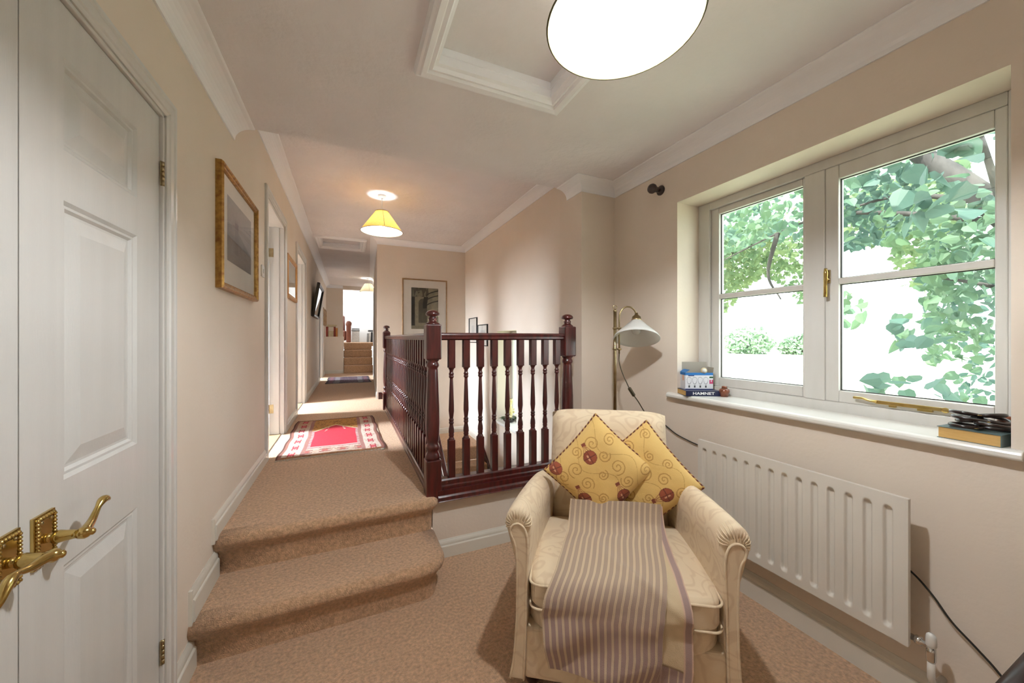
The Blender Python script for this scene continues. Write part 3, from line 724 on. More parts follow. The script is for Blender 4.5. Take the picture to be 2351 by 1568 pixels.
# cable along the wall
def curve_pts(pts, n=10):
    P = [Vector(p) for p in pts]; P = [2*P[0]-P[1]]+P+[2*P[-1]-P[-2]]; out = []
    for i in range(1, len(P)-2):
        for k in range(n):
            t = k/n; a, b, c, e = P[i-1], P[i], P[i+1], P[i+2]
            out.append(0.5*((2*b)+(c-a)*t+(2*a-5*b+4*c-e)*t*t+(3*b-a-3*c+e)*t**3))
    out.append(P[-2]); return out
m = MB(); m.tube(curve_pts([(1.795, 1.70, 0.735), (1.795, 1.60, 0.692), (1.795, 1.50, 0.672), (1.797, 1.36, 0.645), (1.798, 1.0, 0.52), (1.797, 0.70, 0.50), (1.792, 0.60, 0.455), (1.790, 0.545, 0.405), (1.788, 0.50, 0.345), (1.788, 0.45, 0.30), (1.788, 0.41, 0.262), (1.785, 0.385, 0.225), (1.78, 0.33, 0.10), (1.775, 0.30, 0.02)], 8), 0.0032, 8)
tag(build('cable', m, 'black_plastic'), 'thin black cable hanging along the wall behind the radiator', 'cable')

# ------------------------------------------------------------------ pendant lamps
def pendant(loc, zc, drop, r0, r1, h, cloth, bulb, label, low=0.0):
    x, y = loc; t = thing('pendant_lamp', label, 'ceiling lamp', (x, y, zc)); T = Matrix.Translation((x, y, 0))
    zt = zc-drop; zb = zt-h
    m = MB(); m.lathe([(0.0, zc-0.03), (0.018, zc-0.03), (0.036, zc-0.020), (0.042, zc-0.006), (0.042, zc)], 24, T); build('ceiling_rose', m, 'white_plastic', t)
    m = MB(); m.tube([(x, y, zc-0.028), (x, y, zt-0.01)], 0.0035, 8); build('flex', m, 'white_plastic', t)
    m = MB(); m.lathe([(0.010, zt+0.005), (0.016, zt-0.004), (0.018, zt-0.045-low), (0.014, zt-0.055-low)], 16, T); build('lamp_holder', m, 'white_plastic', t)
    m = MB(); m.lathe([(r0, zt), (r0-0.001, zt-0.002), (r1, zb)], 56, T, cap=False); sh = build('shade', m, cloth, t)
    m = MB(); m.lathe([(r0-0.003, zt-0.001), (r1-0.003, zb+0.001)], 56, T, cap=False); build('shade_lining', m, 'shade_lining', sh)
    m = MB()
    for z, r in ((zt, r0), (zb, r1)): m.tube([(x+r*math.cos(2*PI*k/56), y+r*math.sin(2*PI*k/56), z) for k in range(56)], 0.0028, 6, closed=True)
    for k in range(3):
        a = 2*PI*k/3; m.tube([(x+0.016*math.cos(a), y+0.016*math.sin(a), zt-0.006), (x+r0*math.cos(a), y+r0*math.sin(a), zt)], 0.0012, 5)
    for k in range(1):
        a = math.atan2(-y, -x)+0.12; m.tube([(x+(r0+0.001)*math.cos(a), y+(r0+0.001)*math.sin(a), zt), (x+(r1+0.001)*math.cos(a), y+(r1+0.001)*math.sin(a), zb)], 0.0018, 5)
    build('shade_trim', m, 'shade_trim', sh)
    m = MB(); m.lathe([(a_, zt-low-b_) for a_, b_ in ((0.012, 0.052), (0.014, 0.06), (0.026, 0.085), (0.030, 0.102), (0.026, 0.120), (0.015, 0.131), (0, 0.134))], 20, T); build('light_bulb', m, bulb, t)
    return t
pendant((0.653, 0.752), ZC, 0.10, 0.085, 0.196, 0.205, 'shade_cloth_pale', 'bulb_room', 'large cloth lampshade glowing white under the low ceiling beside the hatch', low=0.024)
pendant((0.313, 3.952), ZC2, 0.165, 0.064, 0.205, 0.205, 'shade_cloth', 'bulb_landing', 'lit yellow cone-shaped lampshade hanging over the landing', low=0.03)
pendant((0.44, 9.55), ZC2, 0.13, 0.085, 0.20, 0.20, 'shade_cloth_cream', 'bulb_far', 'lit cream lampshade at the far end of the corridor')

# ------------------------------------------------------------------ floor lamp
lx, ly = 1.515, 1.815
la = thing('floor_lamp', 'antique brass reading lamp with opal glass shade in the corner', 'floor lamp', (lx, ly, 0))
m = MB(); m.lathe([(0.0, 0.0), (0.125, 0.0), (0.125, 0.012), (0.10, 0.022), (0.03, 0.03), (0.014, 0.05), (0.0, 0.05)], 36, Matrix.Translation((lx, ly, 0))); build('base', m, 'aged_brass', la)
m = MB(); m.tube([(lx, ly, 0.04), (lx, ly, 0.78)], 0.0125, 14); m.tube([(lx, ly, 0.78), (lx, ly, 1.435)], 0.0098, 14); build('pole', m, 'aged_brass', la)
m = MB(); m.lathe([(0.0, 0), (0.011, 0.0), (0.012, 0.008), (0.006, 0.014), (0.004, 0.018)], 14, Matrix.Translation((lx, ly, 1.43)))
m.tube([(lx+0.012*math.cos(a)*0.913, ly-0.012*math.cos(a)*0.408, 1.459+0.012*math.sin(a)) for a in [2*PI*k/20 for k in range(20)]], 0.0024, 6, closed=True); build('ring_finial', m, 'aged_brass', la)
rxv = Vector((0.913, -0.408, 0))
ax = Vector((lx, ly, 0))+rxv*0.026
for zz in (1.328, 1.198):
    m = MB()
    for q in (Vector((lx, ly, zz)), Vector((ax.x, ax.y, zz))): m.lathe([(0.010, -0.006), (0.0145, -0.004), (0.0145, 0.004), (0.010, 0.006)], 14, Matrix.Translation(q))
    m.tube([(lx, ly, zz), (ax.x, ax.y, zz)], 0.005, 8)
    build('clamp', m, 'aged_brass', la)
sc = Vector((1.639, 1.762, 0)); tip = sc+Vector((0, 0, 1.395))
ap = [ax+Vector((0, 0, 1.17)), ax+Vector((0, 0, 1.30)), ax+Vector((0, 0, 1.38))]
for k in range(1, 11):
    a = PI-PI*0.92*k/10; r = (tip-ax).xy.length/2
    ap.append(ax+rxv*(r+r*math.cos(a))+Vector((0, 0, 1.395+0.068*math.sin(a))))
m = MB(); m.tube(ap, 0.0052, 10); build('arm', m, 'aged_brass', la)
tl = Matrix.Translation(ap[-1]) @ Matrix.Rotation(math.radians(-19), 4, Vector((0.913, -0.408, 0))) @ Matrix.Rotation(math.radians(8), 4, 'Y')
m = MB(); m.lathe([(0.0, 0.012), (0.009, 0.012), (0.011, 0.0), (0.016, -0.006), (0.026, -0.016), (0.028, -0.034), (0.031, -0.036), (0.031, -0.046)], 22, tl); build('shade_holder', m, 'aged_brass', la)
m = MB(); m.lathe([(0.030, -0.044), (0.040, -0.052), (0.072, -0.088), (0.108, -0.124), (0.128, -0.146), (0.136, -0.162), (0.134, -0.1625), (0.125, -0.148), (0.104, -0.127), (0.069, -0.092), (0.037, -0.056), (0.027, -0.048)], 44, tl, cap=False); build('glass_shade', m, 'opal_glass', la)
m = MB(); m.lathe([(0.010, -0.05), (0.012, -0.066), (0.024, -0.09), (0.028, -0.106), (0.024, -0.122), (0.012, -0.132), (0, -0.134)], 20, tl); build('light_bulb', m, 'opal_glass', la)
cb = curve_pts([tuple(ax+Vector((0, 0, 1.17))), tuple(ax+Vector((0.0, 0, 1.12))), tuple(ax+rxv*0.02+Vector((0, 0, 1.05))), tuple(ax+rxv*0.06+Vector((0, 0, 0.96)))], 8)
m = MB(); m.tube(cb, 0.0032, 8); p0 = ax+rxv*0.06+Vector((0, 0, 0.96)); p1_ = ax+rxv*0.095+Vector((0, 0, 0.905))
m.tube(curve_pts([tuple(p1_), tuple(ax+rxv*0.12+Vector((0, 0, 0.87))), tuple(ax+rxv*0.16+Vector((0.02, 0.02, 0.80))), (1.75, 1.74, 0.76)], 8), 0.0032, 8); build('flex', m, 'olive_plastic', la)
m = MB(); m.tube([tuple(p0), tuple(p0.lerp(p1_, 0.1)), tuple(p0.lerp(p1_, 0.9)), tuple(p1_)], [0.007, 0.0115, 0.0115, 0.007], 4, sm=False); build('inline_switch', m, 'olive_plastic', la, bevel=0.001)

# ------------------------------------------------------------------ curtain-pole bracket
cbk = thing('curtain_bracket', 'dark turned wooden curtain-pole knob on the wall beside the window', 'bracket', (WR, 1.725, 2.20))
R = Matrix.Translation((WR, 1.725, 2.20)) @ Matrix.Rotation(-PI/2, 4, 'Y')
m = MB(); m.lathe([(0.030, 0), (0.031, 0.006), (0.026, 0.012), (0.014, 0.018)], 24, R); build('wall_plate', m, 'dark_wood', cbk)
m = MB(); m.lathe([(0.014, 0.016), (0.011, 0.026), (0.013, 0.034), (0.017, 0.038), (0.012, 0.044), (0.010, 0.05)], 20, R); build('stem', m, 'dark_wood', cbk)
m = MB(); m.lathe([(0.012, 0.048), (0.022, 0.054), (0.029, 0.066), (0.030, 0.078), (0.025, 0.090), (0.014, 0.098), (0.0, 0.101)], 24, R); build('knob', m, 'dark_wood', cbk)

# ------------------------------------------------------------------ pictures
def picture(name, label, cat, origin, ux, uz, nrm, w, h, fw, depth, fmat, inner, colf, res=(90, 90), matw=0.0, group=None, paper='paper'):
    # origin: lower left corner on the wall, ux / uz unit vectors, nrm away from the wall
    O, UX, UZ, NN = Vector(origin), Vector(ux), Vector(uz), Vector(nrm)
    t = thing(name, label, cat, tuple(O), group=group)
    P = lambda a, b, c: tuple(O+UX*a+UZ*b+NN*c)
    m = MB(); prof = [(0.0, 0.0), (0.0, depth*0.75), (fw*0.18, depth), (fw*0.38, depth*0.92), (fw*0.5, depth*0.75), (fw*0.8, depth*0.72), (fw*0.9, depth*0.82), (fw, depth*0.60), (fw, 0.0)]
    n = len(prof); vs = []; fs = []
    for (cx_, cy_, sx, sy) in ((0, 0, 1, 1), (w, 0, -1, 1), (w, h, -1, -1), (0, h, 1, -1)):
        for o, d in prof: vs.append(P(cx_+sx*o, cy_+sy*o, d))
    for i in range(4):
        for k in range(n-1): fs.append((i*n+k, i*n+k+1, ((i+1) % 4)*n+k+1, ((i+1) % 4)*n+k))
    m.add(vs, fs); build('frame', m, fmat, t)
    m = MB(); m.box(0, 1, 0, 1, 0, 1); m.v = [P(fw*0.9+(w-1.8*fw)*a, fw*0.9+(h-1.8*fw)*b, 0.004+c*(depth*0.4-0.004)) for a, b, c in m.v]; build('mount', m, paper, t)
    x0, x1, y0, y1 = inner
    m = MB(); m.grid(res[0], res[1], lambda u, v: P(x0+(x1-x0)*u, y0+(y1-y0)*v, depth*0.4+0.001), colf); build('print', m, 'print', t, fix=False)
    m = MB(); m.add([P(fw*0.9, fw*0.9, depth*0.55), P(w-fw*0.9, fw*0.9, depth*0.55), P(w-fw*0.9, h-fw*0.9, depth*0.55), P(fw*0.9, h-fw*0.9, depth*0.55)], [(0, 1, 2, 3)]); build('glass', m, 'picture_glass', t)
    return t
def h2(i, j): 
    x = math.sin(i*127.1+j*311.7)*43758.5453
    return x-math.floor(x)
def vnoise(x, y):
    i, j = math.floor(x), math.floor(y); u, v = x-i, y-j; u = u*u*(3-2*u); v = v*v*(3-2*v)
    return (h2(i, j)*(1-u)+h2(i+1, j)*u)*(1-v)+(h2(i, j+1)*(1-u)+h2(i+1, j+1)*u)*v
def fbm(x, y, o=4):
    s = 0; a = 0.5
    for k in range(o): s += a*vnoise(x, y); x *= 2.03; y *= 2.03; a *= 0.5
    return s
def c_castle(u, v):       # grey engraving: a hill with a building under a pale sky
    sky = 0.20+0.09*fbm(u*4, v*4)
    hill = 0.62-0.30*abs(u-0.25)-0.10*u+0.05*fbm(u*9, 2)
    k = sky
    if v < hill: k = 0.05+0.13*fbm(u*14, v*14)
    if 0.28 < u < 0.42 and v < 0.70+0.04*(int(u*60) % 2): k = 0.06
    if v < 0.16+0.03*fbm(u*8, 7): k = 0.10+0.06*fbm(u*20, v*40)
    return (k, k*0.95, k*0.95)
def c_ruin(u, v):         # sepia picture of an archway with a tree
    k = 0.16+0.13*fbm(u*10, v*14)
    if u < 0.13: k = 0.015
    ar = (u-0.42)/0.16; 
    if abs(ar) < 1 and 0.15 < v < 0.62+0.12*math.sqrt(max(0, 1-ar*ar)): k = 0.05+0.05*fbm(u*20, v*20)
    if abs(u-0.52-0.03*math.sin(v*9)) < 0.06+0.03*fbm(1, v*9) and v > 0.5: k = 0.012
    if v > 0.78 and u < 0.62: k = 0.06+0.12*(fbm(u*16, v*9) > 0.5)
    for b in (0.55, 0.68, 0.8):
        if abs(v-(b+0.22*math.sqrt(max(0, u-0.55)))) < 0.014 and u > 0.55: k = 0.012
    if v < 0.08: k = 0.20
    return (k*1.05, k*0.95, k*0.62)
def c_pale(u, v):
    k = 0.62-0.30*sstep(0.2, 0.0, abs(u-0.5)+abs(v-0.4)*0.8)*fbm(u*12, v*12)
    return (k, k*0.97, k*0.9)
def c_land(u, v):
    k = 0.28+0.2*fbm(u*5, v*5)
    return (k*1.05, k, k*0.8) if v > 0.4 else (k*0.6, k*0.5, k*0.3)
Z3 = (0, 0, 1)
picture('framed_engraving', 'large gilt-framed grey landscape engraving beside the bedroom door', 'picture', (WL, 2.06, 1.497), (0, 1, 0), Z3, (1, 0, 0), 0.715, 0.585, 0.032, 0.032, 'gold_frame', (0.125, 0.60, 0.15, 0.47), c_castle)
picture('framed_mirror_print', 'small pine-framed picture between the two bedroom doors', 'picture', (WL, 4.11, 1.665), (0, 1, 0), Z3, (1, 0, 0), 0.66, 0.43, 0.045, 0.024, 'pine_frame', (0.06, 0.60, 0.06, 0.37), c_land, res=(40, 40))
picture('framed_black_picture', 'black-framed picture leaning out from the corridor wall', 'picture', (WL, 6.72, 1.63), (0, 1, 0), Vector((0.16, 0, 1)).normalized(), Vector((1, 0, -0.16)).normalized(), 1.05, 0.56, 0.05, 0.045, 'black_frame', (0.12, 0.93, 0.12, 0.44), c_pale, res=(30, 30))
for k, yy in enumerate((9.62, 10.28)):
    picture('framed_gilt_picture', ('narrow gilt-framed picture above the half wall, left of its twin', 'narrow gilt-framed picture above the half wall, right of its twin')[k], 'picture', (WL, yy, 1.58), (0, 1, 0), Z3, (1, 0, 0), 0.52, 0.42, 0.03, 0.02, 'gold_frame', (0.08, 0.44, 0.08, 0.34), c_land, res=(20, 20), group='small gilt pictures at the corridor end')
picture('framed_ruin_print', 'tall oak-framed sepia picture of a ruined archway above the stairs', 'picture', (0.735, YB, 1.305), (1, 0, 0), Z3, (0, -1, 0), 0.685, 0.868, 0.020, 0.024, 'oak_frame', (0.135, 0.545, 0.105, 0.735), c_ruin, res=(120, 190))
picture('framed_sketch', 'black-framed sketch on the stairwell wall, nearer the corner', 'picture', (XS, 5.44, 1.20), (0, -1, 0), Z3, (-1, 0, 0), 0.37, 0.375, 0.012, 0.022, 'black_frame', (0.12, 0.25, 0.12, 0.26), c_pale, res=(30, 30), group='pair of black-framed sketches in the stairwell')
picture('framed_sketch', 'black-framed sketch on the stairwell wall, nearer the narrow window', 'picture', (XS, 5.03, 1.16), (0, -1, 0), Z3, (-1, 0, 0), 0.40, 0.30, 0.012, 0.022, 'black_frame', (0.10, 0.30, 0.08, 0.22), c_pale, res=(30, 30), group='pair of black-framed sketches in the stairwell')

# ------------------------------------------------------------------ rugs
def rug_near(u, v):       # u across, v from the near end to the far end
    red = lin(196, 40, 58); cream = lin(204, 184, 168); mar = lin(120, 44, 48); och = lin(176, 118, 58); tan = lin(160, 120, 96); brn = lin(92, 50, 40)
    n = fbm(u*60, v*110, 3)
    e = min(u, 1-u)
    if e < 0.018: return brn
    if e < 0.045: return mixc(tan, mar, 0.5)
    if v < 0.035 or v > 0.97: return mixc(brn, och, n)
    def motif(a, b, base, fg, fg2):
        aa = abs(a-0.5); q = abs(((b % 1.0)-0.5))
        d = aa*1.3+q*1.1
        if abs(aa-0.16) < 0.05 and q < 0.33: return fg
        if d < 0.26: return fg2
        if 0.40 < d < 0.50: return mixc(base, tan, 0.7)
        return base if n < 0.62 else mixc(base, fg, 0.35)
    if e < 0.195:
        base = mixc(cream, och, 0.65*sstep(0.62, 0.9, v)*(1 if u < 0.5 else 0.5))
        return motif((e-0.045)/0.15, v*7.0, base, lin(170, 50, 60), lin(196, 80, 84))
    if e < 0.235: return mixc(tan, lin(150, 90, 96), n*1.2)
    if v < 0.16:
        return motif((v-0.03)/0.13, u*6.0, mixc(cream, tan, 0.35), mar, lin(180, 96, 84)) if n < 0.6 else tan
    # field
    f0, f1 = 0.265, 0.735
    top = 0.60+0.17*(1-abs(u-0.5)/(f1-0.5))
    if f0 < u < f1 and 0.185 < v < top:
        if v > top-0.012: return cream
        if v > top-0.10 and abs(abs(u-0.5)-0.08-0.3*(top-v)) < 0.012 and n > 0.4: return cream
        return mixc(red, lin(170, 30, 50), 0.5*n)
    if v < 0.62 and v < top+0.02: return lin(150, 60, 84) if int(v*70) % 2 else cream
    if abs(v-top) < 0.022: return lin(222, 186, 120)
    return mixc(och, brn if n > 0.56 else lin(200, 150, 70), 0.75 if n > 0.56 else 0.4)
def rug_far(u, v):
    n = fbm(u*50, v*30, 3); e = min(u, 1-u); f = min(v, 1-v)
    a = lin(52, 32, 40); b = lin(112, 84, 96); c = lin(150, 140, 144)
    if e < 0.03 or f < 0.06: return a
    if 0.06 < e < 0.14: return mixc(lin(130, 78, 84), a, n)
    if 0.18 < e < 0.30: return mixc(c, a, 0.9 if (int(u*60)+int(v*16)) % 2 else 0.1)
    return mixc(lin(74, 48, 60), c, 0.6 if n > 0.62 else 0.0)
def rug(label, x0, x1, y0, y1, yaw, colf, nu, nv, fringe, z=ZL):
    cx_, cy_ = (x0+x1)/2, (y0+y1)/2; w, h = x1-x0, y1-y0
    t = thing('rug', label, 'rug', (cx_, cy_, z), yaw)
    def pos(u, v):
        wob = 0.006*math.sin(v*9+1)+0.004*math.sin(v*23); wy = 0.008*math.sin(u*7+2)
        return ((u-0.5)*w+wob*(2*u-1), (v-0.5)*h+wy*(2*v-1), 0.007+0.0015*math.sin(u*13+v*21))
    m = MB(); m.grid(nu, nv, pos, colf); build('pile', m, 'rug', t, world=False, fix=False)
    m = MB(); m.box(-w/2, w/2, -h/2, h/2, 0.0005, 0.0055); build('backing', m, 'fringe', t, world=False)
    if fringe:
        for s in (-1, 1):
            m = MB()
            for k in range(90):
                u = (k+0.5)/90; p = pos(u, 0.0 if s < 0 else 1.0); L = random.uniform(0.012, 0.034); dx = random.uniform(-0.008, 0.008)
                m.tube([p, (p[0]+dx*0.4, p[1]+s*L*0.5, 0.004), (p[0]+dx, p[1]+s*L, 0.003)], 0.0022, 4)
            o = build('fringe', m, 'fringe', t, world=False); o['kind'] = 'stuff'
rug('red prayer rug with cream patterned border on the landing carpet', -0.487, 0.262, 3.115, 4.475, 0.012, rug_near, 150, 260, True)
rug('small dark purple-brown rug at the foot of the far stairs', -0.41, 0.425, 7.95, 9.27, 0.0, rug_far, 70, 90, False)

# ------------------------------------------------------------------ far end: stairs, books, far room
fs_ = thing('far_steps', 'four brown carpeted steps at the end of the corridor', 'stairs', (0.24, 10.6, ZL))
for k in range(4):
    z1 = ZL+0.1925*(k+1); y0 = 10.25+0.225*k
    m = MB(); m.box(-0.112, 0.595, y0, 11.16, z1-0.1925, z1); build('step', m, 'carpet', fs_, bevel=0.018, bseg=3)
def book(name, label, x0, x1, y0, y1, z0, z1, cover, group=None, lean=0.0, spine='x0'):
    cx_, cy_ = (x0+x1)/2, (y0+y1)/2
    t = thing(name, label, 'book', (cx_, cy_, z0), 0.0, group)
    sx, sy, sz = (x1-x0)/2, (y1-y0)/2, z1-z0; c = 0.0025
    A = Matrix.Rotation(lean, 4, 'Y')
    m = MB(); m.box(-sx, -sx+c, -sy, sy, 0, sz, M=A); m.box(sx-c, sx, -sy, sy, 0, sz, M=A); m.box(-sx, sx, -sy, -sy+c, 0, sz, M=A); build('cover', m, cover, t, world=False)
    m = MB(); m.box(-sx+c, sx-c, -sy+c, sy-0.004, 0.003, sz-0.003, M=A); build('pages', m, 'paper', t, world=False)
    return t
G = 'books on the half wall'
specs = [('spine_red', 0.05, 0.25, 'dark red book standing against the wall'), ('spine_cream', 0.12, 0.145, 'thick cream book standing on the half wall'), ('spine_red', 0.04, 0.25, 'dark red book beside the orange book'), ('spine_orange', 0.045, 0.22, 'orange book standing at the end of the row')]
x = WL+0.03
for cv, w, h, lb in specs:
    book('book', lb+' on the half wall' if 'half wall' not in lb else lb, x, x+w, YF+0.03, YF+0.22, 1.311, 1.311+h, cv, G); x += w+0.004
tb = thing('magazine_pile', 'cream magazines lying flat on top of the books', 'magazines', (WL+0.17, YF+0.12, 1.56))
for k in range(3):
    m = MB(); m.box(WL+0.05+0.01*k, WL+0.25+0.015*k, YF+0.03, YF+0.23, 1.562+0.018*k, 1.577+0.018*k); build('magazine', m, 'spine_cream', tb, bevel=0.002)
# far room: leather armchair, books, storage box, open door
lc = thing('leather_armchair', 'brown leather armchair in the bright room beyond the far steps', 'armchair', (-0.33, 12.3, 1.145))
m = MB(); m.box(-0.75, -0.05, 12.0, 12.7, 1.2, 1.50); build('seat', m, 'leather', lc, bevel=0.06, bseg=4)
m = MB(); m.prism([(12.5, 1.3), (12.75, 1.3), (12.9, 1.95), (12.66, 2.0)], lambda y, z: (-0.7, y, z), lambda y, z: (-0.10, y, z)); build('backrest', m, 'leather', lc, bevel=0.06, bseg=4)
for xx in (-0.82, -0.06):
    m = MB(); m.box(xx, xx+0.13, 11.75, 12.7, 1.15, 1.70); m.lathe([(0.0, -0.02), (0.085, 0.0), (0.085, 0.95), (0, 0.97)], 18, Matrix.Translation((xx+0.065, 11.74, 1.70)) @ Matrix.Rotation(-PI/2, 4, 'X')); build('arm', m, 'leather', lc, bevel=0.03, bseg=3)
bx_ = thing('storage_box', 'white storage box with grey lid in the bright far room', 'box', (0.22, 12.9, 1.145))
m = MB(); m.box(0.10, 0.32, 12.75, 13.05, 1.146, 1.50); build('body', m, 'spine_white', bx_, bevel=0.006)
m = MB(); m.box(0.09, 0.33, 12.74, 13.06, 1.50, 1.545); m.box(0.10, 0.325, 12.745, 13.055, 1.56, 1.59); build('lid', m, 'spine_grey', bx_, bevel=0.004)
x = 0.54
for k, cv in enumerate(('spine_grey', 'spine_white', 'spine_dark', 'spine_white', 'spine_grey', 'spine_white', 'spine_grey')):
    book('book', ('grey book at the storage-box end of the far room row', 'white book between a grey end book and the black one', 'black book in the row on the far room floor', 'white book right after the black one in the far room row', 'grey book in the far room row with white books on both sides', 'white book between two grey ones in the far room row', 'grey book at the door end of the far room row')[k], x, x+0.045, 12.55, 12.75, 1.146, 1.43+0.02*(k % 3), cv, 'books on the floor of the far room', lean=0.04); x += 0.058
tag(build('folder', (lambda m: m.box(0.58, 0.90, 12.55, 12.76, 1.485, 1.53))(MB()), 'spine_dark', bevel=0.004), 'black folder lying on top of the far room books', 'folder')
d6 = thing('door_6', 'white door standing open in the bright far room', None, (0.98, 12.0, 1.145), structure=True)
m = MB(); m.box(0.985, 1.02, 12.3, 13.1, 1.15, 3.13); build('door_leaf', m, 'door_white', d6, bevel=0.003)
m = MB(); m.lathe([(0.012, 0), (0.008, 0.03), (0.024, 0.045), (0.024, 0.06), (0, 0.068)], 14, Matrix.Translation((0.985, 12.4, 2.15)) @ Matrix.Rotation(-PI/2, 4, 'Y')); build('handle', m, 'chrome', d6)

# ------------------------------------------------------------------ stairwell window sill: flowers
fw = thing('flower_arrangement', 'dried cream flower arrangement on the stairwell window sill', 'flowers', (XS+0.09, 4.14, 0.236))
m = MB(); m.lathe([(0.0, 0.236), (0.05, 0.236), (0.075, 0.26), (0.08, 0.285), (0.07, 0.29)], 20, Matrix.Translation((XS+0.09, 4.14, 0))); build('bowl', m, 'dark_wood', fw)
m = MB(); m.lathe([(0.02, 0.28), (0.03, 0.34), (0.022, 0.44), (0.028, 0.50), (0.034, 0.52), (0.028, 0.52)], 16, Matrix.Translation((XS+0.10, 4.12, 0)), cap=False); build('candle_cup', m, 'petal', fw)
rnd = random.Random(3)
for k in range(16):
    a = rnd.uniform(0, 2*PI); r = rnd.uniform(0.02, 0.10); c = Vector((XS+0.09+r*math.cos(a), 4.14+r*math.sin(a), 0.30+rnd.uniform(0, 0.12)-0.4*r))
    m = MB()
    for q in range(7):
        b = 2*PI*q/7; d = Vector((math.cos(b), math.sin(b), 0.5)).normalized()*rnd.uniform(0.024, 0.034); s = Vector((-math.sin(b), math.cos(b), 0))*0.011
        m.add([c, c+d*0.6+s, c+d, c+d*0.6-s], [(0, 1, 2, 3)])
    m.lathe([(0.0, -0.004), (0.009, 0.0), (0.009, 0.008), (0, 0.013)], 8, Matrix.Translation(c)); build('bloom', m, 'petal', fw)
for k in range(10):
    a = 2*PI*k/10+0.2; c = Vector((XS+0.09, 4.14, 0.275)); d = Vector((math.cos(a), math.sin(a), 0.05))*0.125; s = Vector((-math.sin(a), math.cos(a), 0))*0.022
    m = MB(); m.add([c, c+d*0.5+s+Vector((0, 0, 0.015)), c+d, c+d*0.5-s+Vector((0, 0, 0.015))], [(0, 1, 2, 3)]); build('leaf', m, 'flower_leaf', fw, solid=0.002)

# ------------------------------------------------------------------ armchair
CROT = math.atan2(-0.567, 0.824)
CO = (0.85, 0.985, 0.0)
ch = thing('armchair', 'cream damask armchair with scrolled arms in front of the balustrade', 'armchair', CO, CROT)
CM = MW[ch]
ARM = [(0.325, 0.20), (0.322, 0.40), (0.318, 0.50), (0.312, 0.545), (0.310, 0.590), (0.322, 0.630), (0.348, 0.654), (0.376, 0.655), (0.400, 0.636), (0.409, 0.607), (0.402, 0.575), (0.386, 0.552), (0.370, 0.525), (0.364, 0.46), (0.362, 0.36), (0.366, 0.22), (0.376, 0.12), (0.386, 0.056), (0.335, 0.056), (0.327, 0.12)]
def arm_part(s):
    secs = [(0.000, 0.86, 0, 0), (0.008, 0.97, 0, 0), (0.03, 1.0, 0, 0), (0.16, 1.0, 0.010, 0.004), (0.32, 1.0, 0.028, 0.010), (0.46, 0.98, 0.046, 0.022), (0.56, 0.90, 0.060, 0.045), (0.60, 0.70, 0.064, 0.07)]
    m = MB(); n = len(ARM); cu = sum(p[0] for p in ARM)/n
    vs = []; fs = []
    for v, sc_, inn, dz in secs:
        for u, z in ARM:
            wz = sstep(0.2, 0.6, z)
            uu = cu+(u-cu)*(sc_ if z > 0.5 else 1.0); zz = z if z < 0.4 else 0.6+(z-0.6)*(sc_ if z > 0.6 else 1.0)-dz*wz
            vs.append((s*(uu-inn), v, zz))
    for i in range(len(secs)-1):
        for k in range(n): fs.append((i*n+k, i*n+(k+1) % n, (i+1)*n+(k+1) % n, (i+1)*n+k))
    fs += [tuple(range(n)), tuple(range((len(secs)-1)*n, len(secs)*n))]
    m.add(vs, fs, None, True)
    a = build('arm', m, 'damask', ch, world=False, subsurf=1)
    # front facing panel
    fp = [(0.336, 0.052), (0.330, 0.20), (0.326, 0.40), (0.322, 0.52), (0.324, 0.560), (0.334, 0.590), (0.352, 0.604), (0.372, 0.600), (0.384, 0.582), (0.380, 0.560), (0.368, 0.535), (0.361, 0.48), (0.359, 0.36), (0.363, 0.22), (0.374, 0.11), (0.385, 0.052)]
    m = MB(); m.prism([(s*u, z) for u, z in fp], lambda u, z: (u, -0.010, z), lambda u, z: (u, 0.012, z)); f = build('front_facing', m, 'damask', a, world=False, bevel=0.006, bseg=3)
    m = MB(); m.tube(curve_pts([(s*u, -0.009, z) for u, z in fp], 4), 0.0042, 8); build('piping', m, 'damask', f, world=False)
    # gathers on the rolled end
    m = MB()
    for k in range(15):
        a0 = PI*(-0.10+1.12*k/14); cx_, cz_ = 0.358, 0.597; dx, dz = math.cos(a0), math.sin(a0)
        r0_, r1_ = 0.028, 0.047
        m.tube([(s*(cx_+dx*r0_*0.95), -0.004, cz_+dz*r0_*0.8), (s*(cx_+dx*0.040), 0.0, cz_+dz*0.042), (s*(cx_+dx*r1_), 0.012, cz_+dz*0.052), (s*(cx_+dx*(r1_-0.003)), 0.05, cz_+dz*0.055)], [0.0012, 0.0022, 0.0024, 0.0006], 6)
    o = build('gathers', m, 'damask', f, world=False); o['kind'] = 'stuff'
arm_part(-1); arm_part(1)
def rounded_back():
    m = MB(); N1, N2 = 22, 22
    def P(side):
        def f(u, v):
            a = 2*u-1; b = v; w = 0.278+0.008*(1-b)
            z = 0.33+0.57*b
            lean = 0.485+0.085*b
            bulge = 0.030*(1-abs(a)**4)*(1-abs(2*b-1)**4)
            e = (1-abs(a)**10)**0.25*(1-max(0.0, 2*b-1)**10)**0.25
            zz = z-0.020*abs(a)**6*b
            th = 0.125
            mid = lean+th/2
            return (a*w, mid+side*(th/2*e+bulge*(side < 0)*1.0), zz)
        return f
    m.grid(N1, N2, P(-1)); m.grid(N1, N2, P(1))
    return m
build('backrest', rounded_back(), 'damask', ch, world=False)
